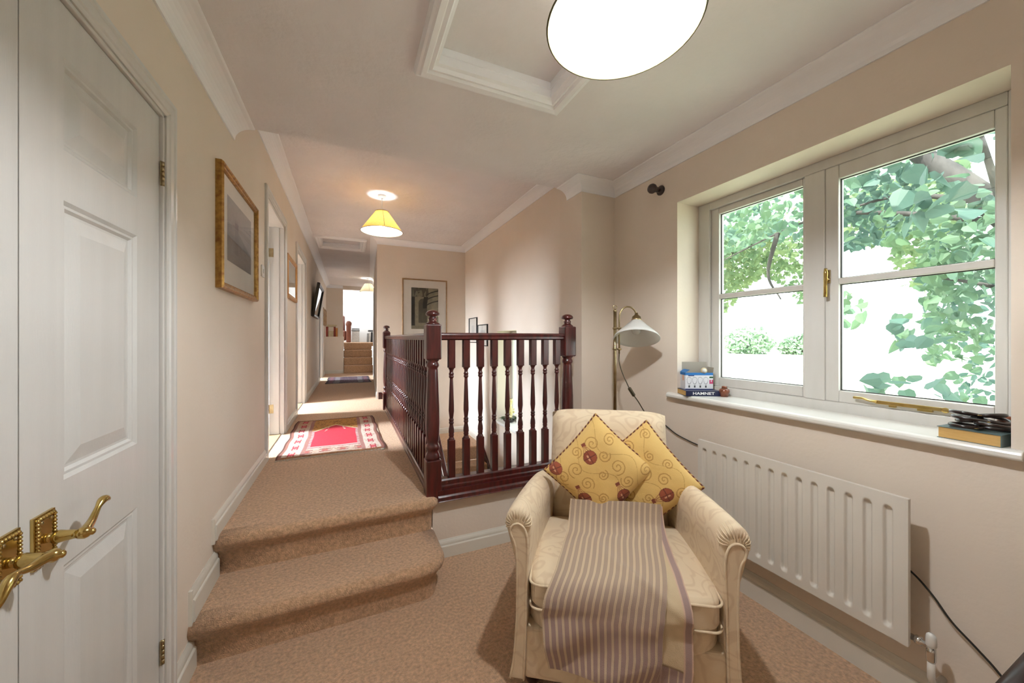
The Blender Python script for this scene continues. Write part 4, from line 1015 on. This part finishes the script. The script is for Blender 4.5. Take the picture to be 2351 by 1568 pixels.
def soft_box(x0, x1, y0, y1, z0, z1, n=18, p=6, bul=0.010):
    m = MB(); cx_, cy_, cz_ = (x0+x1)/2, (y0+y1)/2, (z0+z1)/2; sx, sy, sz = (x1-x0)/2, (y1-y0)/2, (z1-z0)/2
    def face(fn):
        def pos(u, v):
            q = Vector(fn(2*u-1, 2*v-1)); L = (abs(q.x)**p+abs(q.y)**p+abs(q.z)**p)**(1/p); q /= L
            b = bul*(1-q.x**4)*(1-q.y**4)
            return (cx_+q.x*sx, cy_+q.y*sy, cz_+q.z*sz+b*(1 if q.z > 0 else -0.3))
        return pos
    for fn in (lambda a, b: (a, b, 1), lambda a, b: (a, b, -1), lambda a, b: (a, 1, b), lambda a, b: (a, -1, b), lambda a, b: (1, a, b), lambda a, b: (-1, a, b)): m.grid(n, n, face(fn))
    return m
build('seat_cushion', soft_box(-0.318, 0.318, -0.035, 0.47, 0.315, 0.425, p=9), 'damask', ch, world=False)
def loop_uv(x0, x1, y0, y1, r, z, n=8):
    pts = []
    for cx_, cy_, a0 in ((x1-r, y0+r, -PI/2), (x1-r, y1-r, 0), (x0+r, y1-r, PI/2), (x0+r, y0+r, PI)):
        pts += [(cx_+r*math.cos(a0+PI/2*k/n), cy_+r*math.sin(a0+PI/2*k/n), z) for k in range(n+1)]
    return pts
m = MB(); m.tube(loop_uv(-0.314, 0.314, -0.032, 0.465, 0.035, 0.409), 0.0045, 8, closed=True); m.tube(loop_uv(-0.314, 0.314, -0.032, 0.465, 0.035, 0.326), 0.004, 8, closed=True); build('seat_piping', m, 'damask', ch, world=False)
build('front_roll', soft_box(-0.332, 0.332, -0.030, 0.40, 0.205, 0.318, p=4), 'damask', ch, world=False)
m = MB(); m.box(-0.335, 0.335, -0.006, 0.55, 0.055, 0.24); build('seat_base', m, 'damask', ch, world=False, bevel=0.012, bseg=3)
for sx in (-1, 1):
    for yy in (0.05, 0.55):
        m = MB(); m.lathe([(0.018, 0.0), (0.026, 0.012), (0.030, 0.035), (0.024, 0.058)], 16, Matrix.Translation((sx*0.31, yy, 0))); build('foot', m, 'dark_wood', ch, world=False)

# throw over the seat
th_ = thing('striped_throw', 'mauve and cream striped throw draped over the armchair seat', 'throw', CO, CROT)
PATH = [(0.322, 0.555), (0.312, 0.515), (0.292, 0.474), (0.255, 0.452), (0.20, 0.446), (0.10, 0.442), (0.03, 0.436), (-0.020, 0.425), (-0.044, 0.400), (-0.050, 0.365), (-0.050, 0.33), (-0.052, 0.29), (-0.056, 0.24), (-0.058, 0.20), (-0.061, 0.165), (-0.064, 0.128)]
def interp(tab, s):
    for (a, x), (b, y) in zip(tab, tab[1:]):
        if s <= b: return x+(y-x)*((s-a)/(b-a))
    return tab[-1][1]
PP = curve_pts([(0, v, z) for v, z in PATH], 6)
def path_at(s):
    f = s*(len(PP)-1); i = min(int(f), len(PP)-2); return PP[i].lerp(PP[i+1], f-i)
LE = [(0, -0.18), (0.2, -0.19), (0.42, -0.225), (0.56, -0.258), (0.66, -0.268), (0.8, -0.258), (0.95, -0.240), (1.0, -0.238)]
RE = [(0, 0.195), (0.2, 0.185), (0.42, 0.150), (0.56, 0.130), (0.66, 0.122), (0.8, 0.118), (0.95, 0.095), (1.0, 0.085)]
def stripe(t, s):
    base = lin(168, 146, 128); cr_ = lin(208, 186, 152); mv_shade = lin(158, 132, 126)
    q = (t*17.0) % 1.0
    if q < 0.075 or 0.18 < q < 0.255: return cr_
    if 0.075 <= q <= 0.18: return lin(176, 150, 142)
    return mixc(base, mv_shade, sstep(0.4, 0.8, s))  # lavender shading of the front drop, mixed into the stripe colour
def wrink(u, s):
    return 0.009*math.sin(u*24+s*9)*sstep(0.55, 0.85, s)+0.004*math.sin(s*30+u*14)+0.010*(fbm(u*12+3, s*8)-0.45)+0.010*math.exp(-((u+0.02-(s-0.35)*0.9)/0.03)**2)*sstep(0.2, 0.35, s)*(1-sstep(0.5, 0.65, s))
def thr_pos(off, le, re, s1):
    def f(t, s0):
        s = s0*(s1-0.075*(1-t)) if s1 > 0.9 else s0*s1
        p = path_at(s); u = interp(le, s)+(interp(re, s)-interp(le, s))*t
        n = wrink(u, s)+off; k = sstep(0.45, 0.62, s)
        return (u, p.y-n*k, p.z+n*(1-k)+0.012*(fbm(t*6, 4)-0.5)*sstep(0.9, 1.0, s))
    return f
m = MB(); m.grid(272, 110, thr_pos(0.014, LE, RE, 1.0), stripe); build('striped_layer', m, 'throw', th_, world=False, fix=False)
LE2 = [(0, 0.05), (1.0, 0.05)]; RE2 = [(0, 0.20), (0.25, 0.208), (0.42, 0.205), (0.55, 0.212), (0.7, 0.214), (0.85, 0.210), (1.0, 0.200)]
def under(t, s):
    if t > 0.82: return lin(162, 136, 130) if 0.86 < t < 0.97 else lin(206, 174, 152)
    if s > 0.86: return stripe(t*0.35+0.1, 0.9)
    if abs(s-0.86) < 0.008: return lin(140, 116, 92)
    return lin(204, 182, 148)
m = MB(); m.grid(60, 100, thr_pos(0.006, LE2, RE2, 1.0), under); build('folded_underside', m, 'throw', th_, world=False, fix=False)

# ------------------------------------------------------------------ cushions with balloon motifs
def cushion_colour(bal_list, seed):
    rn = random.Random(seed); sp = []
    tries = 0
    while len(sp) < 13 and tries < 400:
        tries += 1
        c = (rn.uniform(0.08, 0.92), rn.uniform(0.08, 0.92), rn.uniform(0.05, 0.085), rn.choice((-1, 1)), rn.uniform(0, 6.28))
        if all(math.hypot(c[0]-q[0], c[1]-q[1]) > 0.19 for q in sp) and all(math.hypot(c[0]-q[0], c[1]-q[1]) > 0.15 for q in bal_list): sp.append(c)
    base = lin(226, 190, 118); scroll = lin(184, 138, 72); rust = lin(158, 82, 54); dark = lin(110, 52, 40); pale = lin(214, 160, 120)
    def f(u, v):
        for (bx, by, ang) in bal_list:
            dx, dy = (u-bx)/1.25, (v-by)/1.25; a = dx*math.cos(ang)+dy*math.sin(ang); b = -dx*math.sin(ang)+dy*math.cos(ang)
            r = math.hypot(a, b-0.02)
            if r < 0.070:
                if r > 0.065 or abs(b-0.02) < 0.005 or abs(a) < 0.0035: return dark
                if 0.010 < a < 0.024 and abs(b-0.02) < 0.03: return pale
                return mixc(rust, dark, 0.35*sstep(-0.04, 0.05, a))
            if -0.105 < b < -0.02 and abs(a) < 0.012+0.055*(b+0.105)/0.085:
                w = 0.012+0.055*(b+0.105)/0.085
                for kk in (-0.9, -0.3, 0.3, 0.9):
                    if abs(a-kk*w*0.8) < 0.0035: return mixc(rust, base, 0.2)
            if -0.135 < b <= -0.100 and abs(a) < 0.022: return mixc(dark, rust, 0.4)
        for (sx, sy, R_, hd_, ph) in sp:
            dx, dy = u-sx, v-sy; r = math.hypot(dx, dy)
            if r < R_*1.35:
                th = (math.atan2(dy, dx)*hd_+ph) % (2*PI)
                for turn in (0, 1):
                    rs = R_*(th/(2*PI)+turn)/1.55
                    if rs < R_*1.3 and abs(r-rs) < 0.0062: return scroll
        w = math.sin(u*9+1.7*math.sin(v*7+seed))*0.5+0.5
        if abs((v*3.1+0.35*math.sin(u*9+seed)) % 1.0-0.5) < 0.014: return mixc(scroll, base, 0.2)
        return mixc(base, lin(218, 178, 102), fbm(u*5, v*5))
    return f
def cushion(label, centre, size, rot, lean, tilt, bl, seed, thick=0.062):
    # built in its own frame (x right, z up in the face plane), then leaned back in the chair
    A = CM @ Matrix.Translation(centre) @ Matrix.Rotation(tilt, 4, 'Z') @ Matrix.Rotation(lean, 4, 'X') @ Matrix.Rotation(rot, 4, 'Y')
    t = bpy.data.objects.new('cushion', None); C.objects.link(t); t.matrix_world = A; t.empty_display_size = 0.05; MW[t] = A.copy()
    tag(t, label, 'cushion', 'yellow balloon cushions on the armchair')
    h = size/2
    def edge(a, b):
        pin = 1-0.055*(1-b*b)*abs(a)**3; pin2 = 1-0.055*(1-a*a)*abs(b)**3
        return a*h*pin, b*h*pin2
    def side(s):
        def f(u, v):
            a, b = 2*u-1, 2*v-1; x, z = edge(a, b)
            d = thick*((1-a**4)*(1-b**4))**0.55*(0.90+0.16*fbm(u*3+seed, v*3))
            return (x, s*d, z)
        return f
    cf = cushion_colour(bl, seed)
    m = MB(); m.grid(170, 170, side(-1), cf); build('front', m, 'cushion', t, world=False, fix=False)
    m = MB(); m.grid(30, 30, side(1), lambda u, v: lin(214, 172, 92)); build('back', m, 'cushion', t, world=False, fix=False)
    pts = []
    K = 130
    for k in range(K): a = -1+2*k/K; pts.append(edge(a, -1))
    for k in range(K): a = -1+2*k/K; pts.append(edge(1, a))
    for k in range(K): a = 1-2*k/K; pts.append(edge(a, 1))
    for k in range(K): a = 1-2*k/K; pts.append(edge(-1, a))
    mar = lin(96, 40, 34); gold = lin(206, 164, 96)
    m = MB(); m.tube([(x, 0, z) for x, z in pts], 0.0048, 8, closed=True, colf=lambda i, k: mar if ((i/8.0+k/8.0) % 1.0) < 0.62 else gold); build('rope_piping', m, 'cord', t, world=False)
    return t
# second cushion (behind), then the first
cushion('yellow balloon-print cushion with twisted cord, tucked behind its twin', (0.140, 0.440, 0.640), 0.352, math.radians(49), math.radians(-9), math.radians(-8), [(0.795, 0.58, -0.19), (0.30, 0.08, 0.6)], 11)
cushion('yellow balloon-print cushion with twisted cord, overlapping its twin in front', (-0.055, 0.388, 0.678), 0.345, math.radians(42), math.radians(-6), math.radians(3), [(0.26, 0.56, 4.4), (0.88, 0.50, 4.4), (0.56, 0.12, 4.4), (0.05, 0.14, 4.4)], 5)

# ------------------------------------------------------------------ things on the window sill
ZS = 0.937
def text_mesh(s, size, Mx, parent, matn, depth=0.0004, name='lettering'):
    cu = bpy.data.curves.new('lettering', 'FONT'); cu.body = s; cu.size = size; cu.extrude = depth; cu.align_x = 'CENTER'; cu.align_y = 'CENTER'; cu.offset = 0.0006
    to = bpy.data.objects.new('lettering_curve', cu); C.objects.link(to); bpy.context.view_layer.update()
    me = bpy.data.meshes.new_from_object(to.evaluated_get(bpy.context.evaluated_depsgraph_get())); bpy.data.objects.remove(to)
    me.transform(Mx if not (parent in MW) else MW[parent].inverted() @ Mx); me.materials.clear(); me.materials.append(M[matn]); me.name = name
    o = bpy.data.objects.new(name, me); C.objects.link(o); o.parent = parent; return o
# navy paperback, lying flat, spine towards the room
b1 = thing('paperback_book', 'navy paperback with white spine title under the light-bulb box', 'book', (1.868, 1.505, ZS), math.radians(-27))
def flat_book(t, w, d, h, cov, spine_side):
    m = MB(); m.box(-w/2, w/2, -d/2, d/2, 0.0, 0.0016); m.box(-w/2, w/2, -d/2, d/2, h-0.0016, h)
    if spine_side == '-y': m.box(-w/2, w/2, -d/2, -d/2+0.0016, 0, h)
    else: m.box(w/2-0.0016, w/2, -d/2, d/2, 0, h)
    build('cover', m, cov, t, world=False, bevel=0.0006)
    m = MB(); m.box(-w/2+0.001, w/2-0.002, -d/2+0.0016, d/2-0.002, 0.0016, h-0.0016); build('pages', m, 'page_edge', t, world=False)
flat_book(b1, 0.196, 0.128, 0.030, 'navy_cover', '-y')
text_mesh('HAMNET', 0.030, MW[b1] @ Matrix.Translation((0.0, -0.0645, 0.0150)) @ Matrix.Rotation(PI/2, 4, 'X') @ Matrix.Diagonal((1.0, 0.72, 1, 1)), b1, 'lettering', name='spine_title')
# light bulb carton
bb = thing('bulb_carton', 'open blue and white carton of light bulbs on the window sill', 'carton', (1.885, 1.535, ZS+0.0305), math.radians(-27))
W2, D2_, H2 = 0.158, 0.080, 0.098
def front_col(u, v):
    wh = (0.72, 0.72, 0.75); bl = lin(38, 112, 180)
    if v > 0.84: return bl
    if v < 0.05: return lin(30, 40, 110)
    if 0.79 < v < 0.86 and 0.10 < u < 0.32: return lin(20, 30, 90)
    for k in range(4):
        c = 0.14+0.20*k; dx = (u-c)*W2; dz = (v-0.60)*H2; r = math.hypot(dx, dz if dz > 0 else dz*0.45)
        if abs(r-0.0125) < 0.0011 and v > 0.22: return lin(150, 150, 158)
        if abs(dx) < 0.0042 and 0.10 < v < 0.25: return lin(60, 62, 68)
    if u > 0.87 and 0.68 < v < 0.78: return lin(40, 90, 60)
    if u > 0.87 and 0.34 < v < 0.58: return wh if abs(u-0.935) < 0.015 and v > 0.44 else lin(196, 60, 110)
    return wh
def side_col(u, v):
    if v > 0.84: return lin(38, 112, 180)
    if 0.45 < u < 0.8 and 0.5 < v < 0.92: return lin(222, 150, 110) if abs(u-0.62) < 0.08 else (0.72, 0.66, 0.62)
    return (0.72, 0.71, 0.73)
m = MB(); m.grid(110, 60, lambda u, v: ((u-0.5)*W2, -D2_/2, v*H2), front_col, sm=False); build('front_face', m, 'card', bb, world=False, fix=False)
m = MB(); m.grid(40, 40, lambda u, v: (-W2/2, D2_/2-u*D2_, v*H2), side_col, sm=False); build('end_face', m, 'card', bb, world=False, fix=False)
m = MB(); m.box(-W2/2+0.001, W2/2, D2_/2-0.0012, D2_/2, 0, H2+0.058); m.box(W2/2-0.0012, W2/2, -D2_/2+0.001, D2_/2, 0, H2); m.box(-W2/2+0.001, W2/2, -D2_/2+0.001, D2_/2, 0, 0.001)
m.box(-W2/2+0.0012, -W2/2+0.002, -D2_/2+0.001, D2_/2, 0, H2); m.box(-W2/2+0.001, W2/2-0.001, -D2_/2+0.0012, -D2_/2+0.002, 0, H2); build('inner_walls', m, 'card_inside', bb, world=False)
m = MB(); m.box(0, 0.030, -D2_/2, D2_/2, -0.0005, 0.0005, col=lin(38, 112, 180), M=Matrix.Translation((-W2/2, 0, H2)) @ Matrix.Rotation(-0.55, 4, 'Y')); build('flap', m, 'card', bb, world=False, fix=False)
m = MB(); m.box(-0.0005, 0.0005, -D2_/2, D2_/2, 0, 0.030, M=Matrix.Translation((W2/2, 0, H2)) @ Matrix.Rotation(0.15, 4, 'Y')); build('flap', m, 'card_inside', bb, world=False)
m = MB(); m.lathe([(0.0, 0.0), (0.0175, 0.0), (0.0175, 0.004), (0.0, 0.004)], 24, Matrix.Translation((0.028, -D2_/2+0.004, H2+0.012)) @ Matrix.Rotation(PI/2, 4, 'X')); build('round_tab', m, 'spine_cream', bb, world=False)
m = MB(); m.lathe([(0.0, 0.0), (0.012, 0.0), (0.012, 0.0015), (0, 0.0015)], 24, Matrix.Translation((0.028, -D2_/2-0.0003, H2+0.012)) @ Matrix.Rotation(PI/2, 4, 'X')); build('tab_print', m, 'spine_white', bb, world=False)
def wooden_pot(label, x, y, s=1.0):
    t = thing('turned_finial', label, 'curtain finial', (x, y, ZS), 0, 'brown turned wooden finials on the sill')
    m = MB(); m.lathe([(a*s, b*s) for a, b in [(0.0, 0.0), (0.019, 0.0), (0.022, 0.006), (0.021, 0.014), (0.023, 0.016), (0.0265, 0.026), (0.027, 0.034), (0.023, 0.042), (0.016, 0.046)]], 28, Matrix.Translation((x, y, ZS))); build('body', m, 'terracotta', t)
    m = MB(); m.lathe([(a*s, b*s) for a, b in [(0.016, 0.045), (0.013, 0.050), (0.014, 0.054), (0.011, 0.060), (0.0, 0.061)]], 24, Matrix.Translation((x, y, ZS))); build('neck', m, 'terracotta', t)
wooden_pot('brown turned wooden finial beside the navy paperback', 1.935, 1.392, 1.0)
wooden_pot('brown turned wooden finial behind the heap of curtain rings', 1.950, 0.428, 1.25)
b2 = thing('hardback_book', 'teal-covered book with orange page edges under the curtain rings', 'book', (1.872, 0.463, ZS), math.radians(-3))
m = MB(); m.box(-0.085, 0.044, -0.066, 0.066, 0.0, 0.0018); m.box(-0.085, 0.044, -0.066, 0.066, 0.0352, 0.037); m.box(-0.085, 0.044, -0.068, -0.066, 0.0, 0.037); build('cover', m, 'teal_cover', b2, world=False)
m = MB(); m.box(-0.083, 0.042, -0.066, 0.063, 0.0018, 0.0352); build('pages', m, 'page_edge', b2, world=False)
rn = random.Random(5)
rings = [(1.828, 0.480, 0, 0.02, 0.03), (1.872, 0.436, 0, 0.06, 0.02), (1.836, 0.428, 1, 0.05, 0.16), (1.882, 0.480, 1, -0.12, 0.06), (1.842, 0.478, 2, 0.10, 0.10), (1.888, 0.436, 2, 0.20, -0.08), (1.868, 0.490, 3, 0.06, 0.18), (1.880, 0.446, 3, -0.22, 0.12)]
for k, (x, y, l, a, b) in enumerate(rings):
    A = Matrix.Translation((x, y, ZS+0.045+l*0.0115)) @ Matrix.Rotation(a, 4, 'X') @ Matrix.Rotation(b, 4, 'Y')
    t = thing('curtain_ring', 'dark wooden curtain ring in the heap on the teal book', 'curtain ring', (x, y, ZS+0.045+l*0.0115), 0, 'dark wooden curtain rings on the sill')
    m = MB(); m.tube([tuple(A @ Vector((0.033*math.cos(2*PI*q/36), 0.033*math.sin(2*PI*q/36), 0))) for q in range(36)], 0.0056, 10, closed=True); build('ring', m, 'ring_wood', t)
    an = rn.uniform(0, 6.28); c = A @ Vector((0.0405*math.cos(an), 0.0405*math.sin(an), 0))
    m = MB(); m.tube([(c.x+0.0045*math.cos(2*PI*q/14), c.y+0.0045*math.sin(2*PI*q/14), c.z) for q in range(14)], 0.0009, 5, closed=True); build('screw_eye', m, 'brass', t)

# ------------------------------------------------------------------ dark wooden stool, its splayed leg reaching into view
so = thing('wooden_stool', 'dark wooden stool with splayed legs below the window, by the cable', 'stool', (1.55, 0.20, 0))
SC = Vector((1.64, 0.15, 0))
m = MB(); m.lathe([(0.0, 0.60), (0.135, 0.60), (0.15, 0.612), (0.15, 0.628), (0.135, 0.64), (0, 0.64)], 32, Matrix.Translation(SC)); build('seat', m, 'dark_wood', so)
for tx, ty, fx, fy in ((-0.110, 0.085, -0.52, 0.32), (0.07, 0.08, 0.10, 0.20), (0.07, -0.08, 0.10, -0.20), (-0.08, -0.08, -0.24, -0.20)):
    m = MB(); m.tube([tuple(SC+Vector((tx, ty, 0.605))), tuple(SC+Vector((fx, fy, 0.0)))], [0.027, 0.023], 14); build('leg', m, 'dark_wood', so)

# ------------------------------------------------------------------ outside
mb = MB(); mb.box(2.3, 130, -60, 110, -2.75, -2.7); struct('ground', mb, 'ground')
LEAF = [(0, 0), (0.28, -0.06), (0.46, 0.16), (0.44, 0.48), (0.24, 0.78), (0, 1.05), (-0.24, 0.78), (-0.44, 0.48), (-0.46, 0.16), (-0.28, -0.06)]
def add_leaf(m, p, s, rn):
    d = Vector((rn.uniform(-1, 1), rn.uniform(-1, 1), rn.uniform(-1.2, 0.3))).normalized()
    n = Vector((rn.uniform(-1, 1), rn.uniform(-1, 1), rn.uniform(-0.3, 1))); w = d.cross(n)
    if w.length < 1e-3: return
    w.normalize(); up = w.cross(d)
    m.add([p+w*(a*s)+d*(b*s)+up*(-0.5*s*(abs(a)**1.5)) for a, b in LEAF], [(0, 1, 2, 3, 4, 5), (0, 5, 6, 7, 8, 9)])
tr = thing('garden_tree', 'large leafy tree close outside the casement window', 'tree', (4.6, 0.35, -2.7))
tp = curve_pts([(5.0, 0.15, -2.72), (4.8, 0.30, 0.0), (4.5, 0.62, 1.4), (4.25, 0.96, 2.18), (4.2, 1.43, 2.87), (4.1, 1.8, 3.4)], 6)
m = MB(); m.tube(tp, [0.15-0.115*k/(len(tp)-1) for k in range(len(tp))], 12); build('trunk', m, 'bark', tr)
brs = [[(4.30, 0.92, 2.08), (4.15, 1.35, 2.26), (4.0, 1.8, 2.38), (4.0, 2.2, 2.36), (3.9, 2.95, 2.12)], [(4.25, 1.0, 2.25), (4.1, 1.4, 2.42), (4.0, 1.75, 2.40)], [(4.55, 0.60, 1.35), (4.2, 0.95, 1.62), (4.0, 1.25, 1.74)], [(4.3, 0.95, 2.15), (3.7, 0.9, 2.5), (3.2, 0.85, 2.7)], [(4.0, 2.3, 2.34), (4.1, 2.45, 1.95), (4.2, 2.38, 1.68)]]
for b_ in brs:
    pts = curve_pts(b_, 6); m = MB(); m.tube(pts, [0.020*(1-k/len(pts))+0.005 for k in range(len(pts))], 8); build('branch', m, 'bark', tr)
rn = random.Random(21); m = MB()
def crown(x, a, e): return Vector((x, a*x, 1.265+e*x))
# masses of the crown: (slope range sideways, slope range up, depth range, leaf size, count)
for a0, a1, e0, e1, x0, x1, ls, n in ((0.02, 0.275, -0.20, 0.48, 3.6, 6.4, 0.085, 2900), (0.27, 0.315, -0.04, 0.20, 3.8, 6.4, 0.08, 420), (0.26, 0.50, 0.20, 0.50, 3.6, 6.4, 0.08, 1250), (0.50, 0.82, 0.25, 0.50, 3.6, 6.4, 0.08, 1150),
        (0.28, 0.40, -0.115, -0.07, 3.2, 3.8, 0.10, 16), (0.40, 0.46, 0.02, 0.10, 3.3, 4.2, 0.10, 14), (0.30, 0.36, -0.03, 0.05, 3.2, 4.2, 0.10, 22), (0.25, 0.34, 0.22, 0.46, 2.6, 3.0, 0.11, 30)):
    cnt = 0
    while cnt < n:
        p = crown(rn.uniform(x0, x1), rn.uniform(a0, a1), rn.uniform(e0, e1))
        if n > 100 and fbm(p.y*1.9+5, p.z*1.9+p.x*0.6, 2) < 0.33: cnt += 0.2; continue
        add_leaf(m, p, rn.uniform(0.75, 1.2)*ls, rn); cnt += 1
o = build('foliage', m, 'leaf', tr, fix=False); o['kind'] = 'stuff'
mt_ = thing('sunlit_tree', 'yellow-green sunlit tree crown beyond the near branches', 'tree', (11, 5.5, -2.7)); m = MB(); cnt = 0
while cnt < 7000:
    p = crown(rn.uniform(8.5, 13), rn.uniform(0.26, 0.86), rn.uniform(0.075, 0.32))
    aa = p.y/p.x; ee = (p.z-1.265)/p.x
    if ee < 0.115+0.05*math.sin(aa*23) and not (0.28 < aa < 0.37): continue
    if 0.36 < aa < 0.46 and 0.11 < ee < 0.19: continue
    if fbm(p.y*0.8+2, p.z*0.8+p.x*0.3, 2) < 0.34: cnt += 0.2; continue
    add_leaf(m, p, rn.uniform(0.09, 0.17), rn); cnt += 1
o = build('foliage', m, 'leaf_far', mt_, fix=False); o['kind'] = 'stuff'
m = MB(); m.tube(curve_pts([(11.2, 9.8, -2.7), (11.0, 9.6, 1.0), (10.8, 8.6, 3.2), (10.6, 6.5, 4.2)], 6), 0.11, 8); build('trunk', m, 'bark', mt_)
for k, (cx_, cy_, cz_, r, lb) in enumerate(((95, 62, 0.6, 5.2, 'pale green bush far off beyond the bright lawn'), (102, 53, -0.6, 4.0, 'low green bush at the far edge of the bright lawn'))):
    t = thing('garden_shrub', lb, 'bush', (cx_, cy_, -2.7)); rn2 = random.Random(40+k); m = MB()
    for q in range(1500):
        v = Vector((rn2.gauss(0, 1), rn2.gauss(0, 1), rn2.gauss(0, 1))).normalized()*r*rn2.uniform(0.6, 1.0)
        add_leaf(m, Vector((cx_, cy_, cz_))+Vector((v.x*0.8, v.y*1.3, v.z*0.8)), rn2.uniform(0.5, 1.0), rn2)
    o = build('foliage', m, 'leaf_hazy', t, fix=False); o['kind'] = 'stuff'
    m = MB(); m.tube([(cx_, cy_, -2.7), (cx_, cy_, cz_)], 0.16, 8); build('stem', m, 'bark', t)
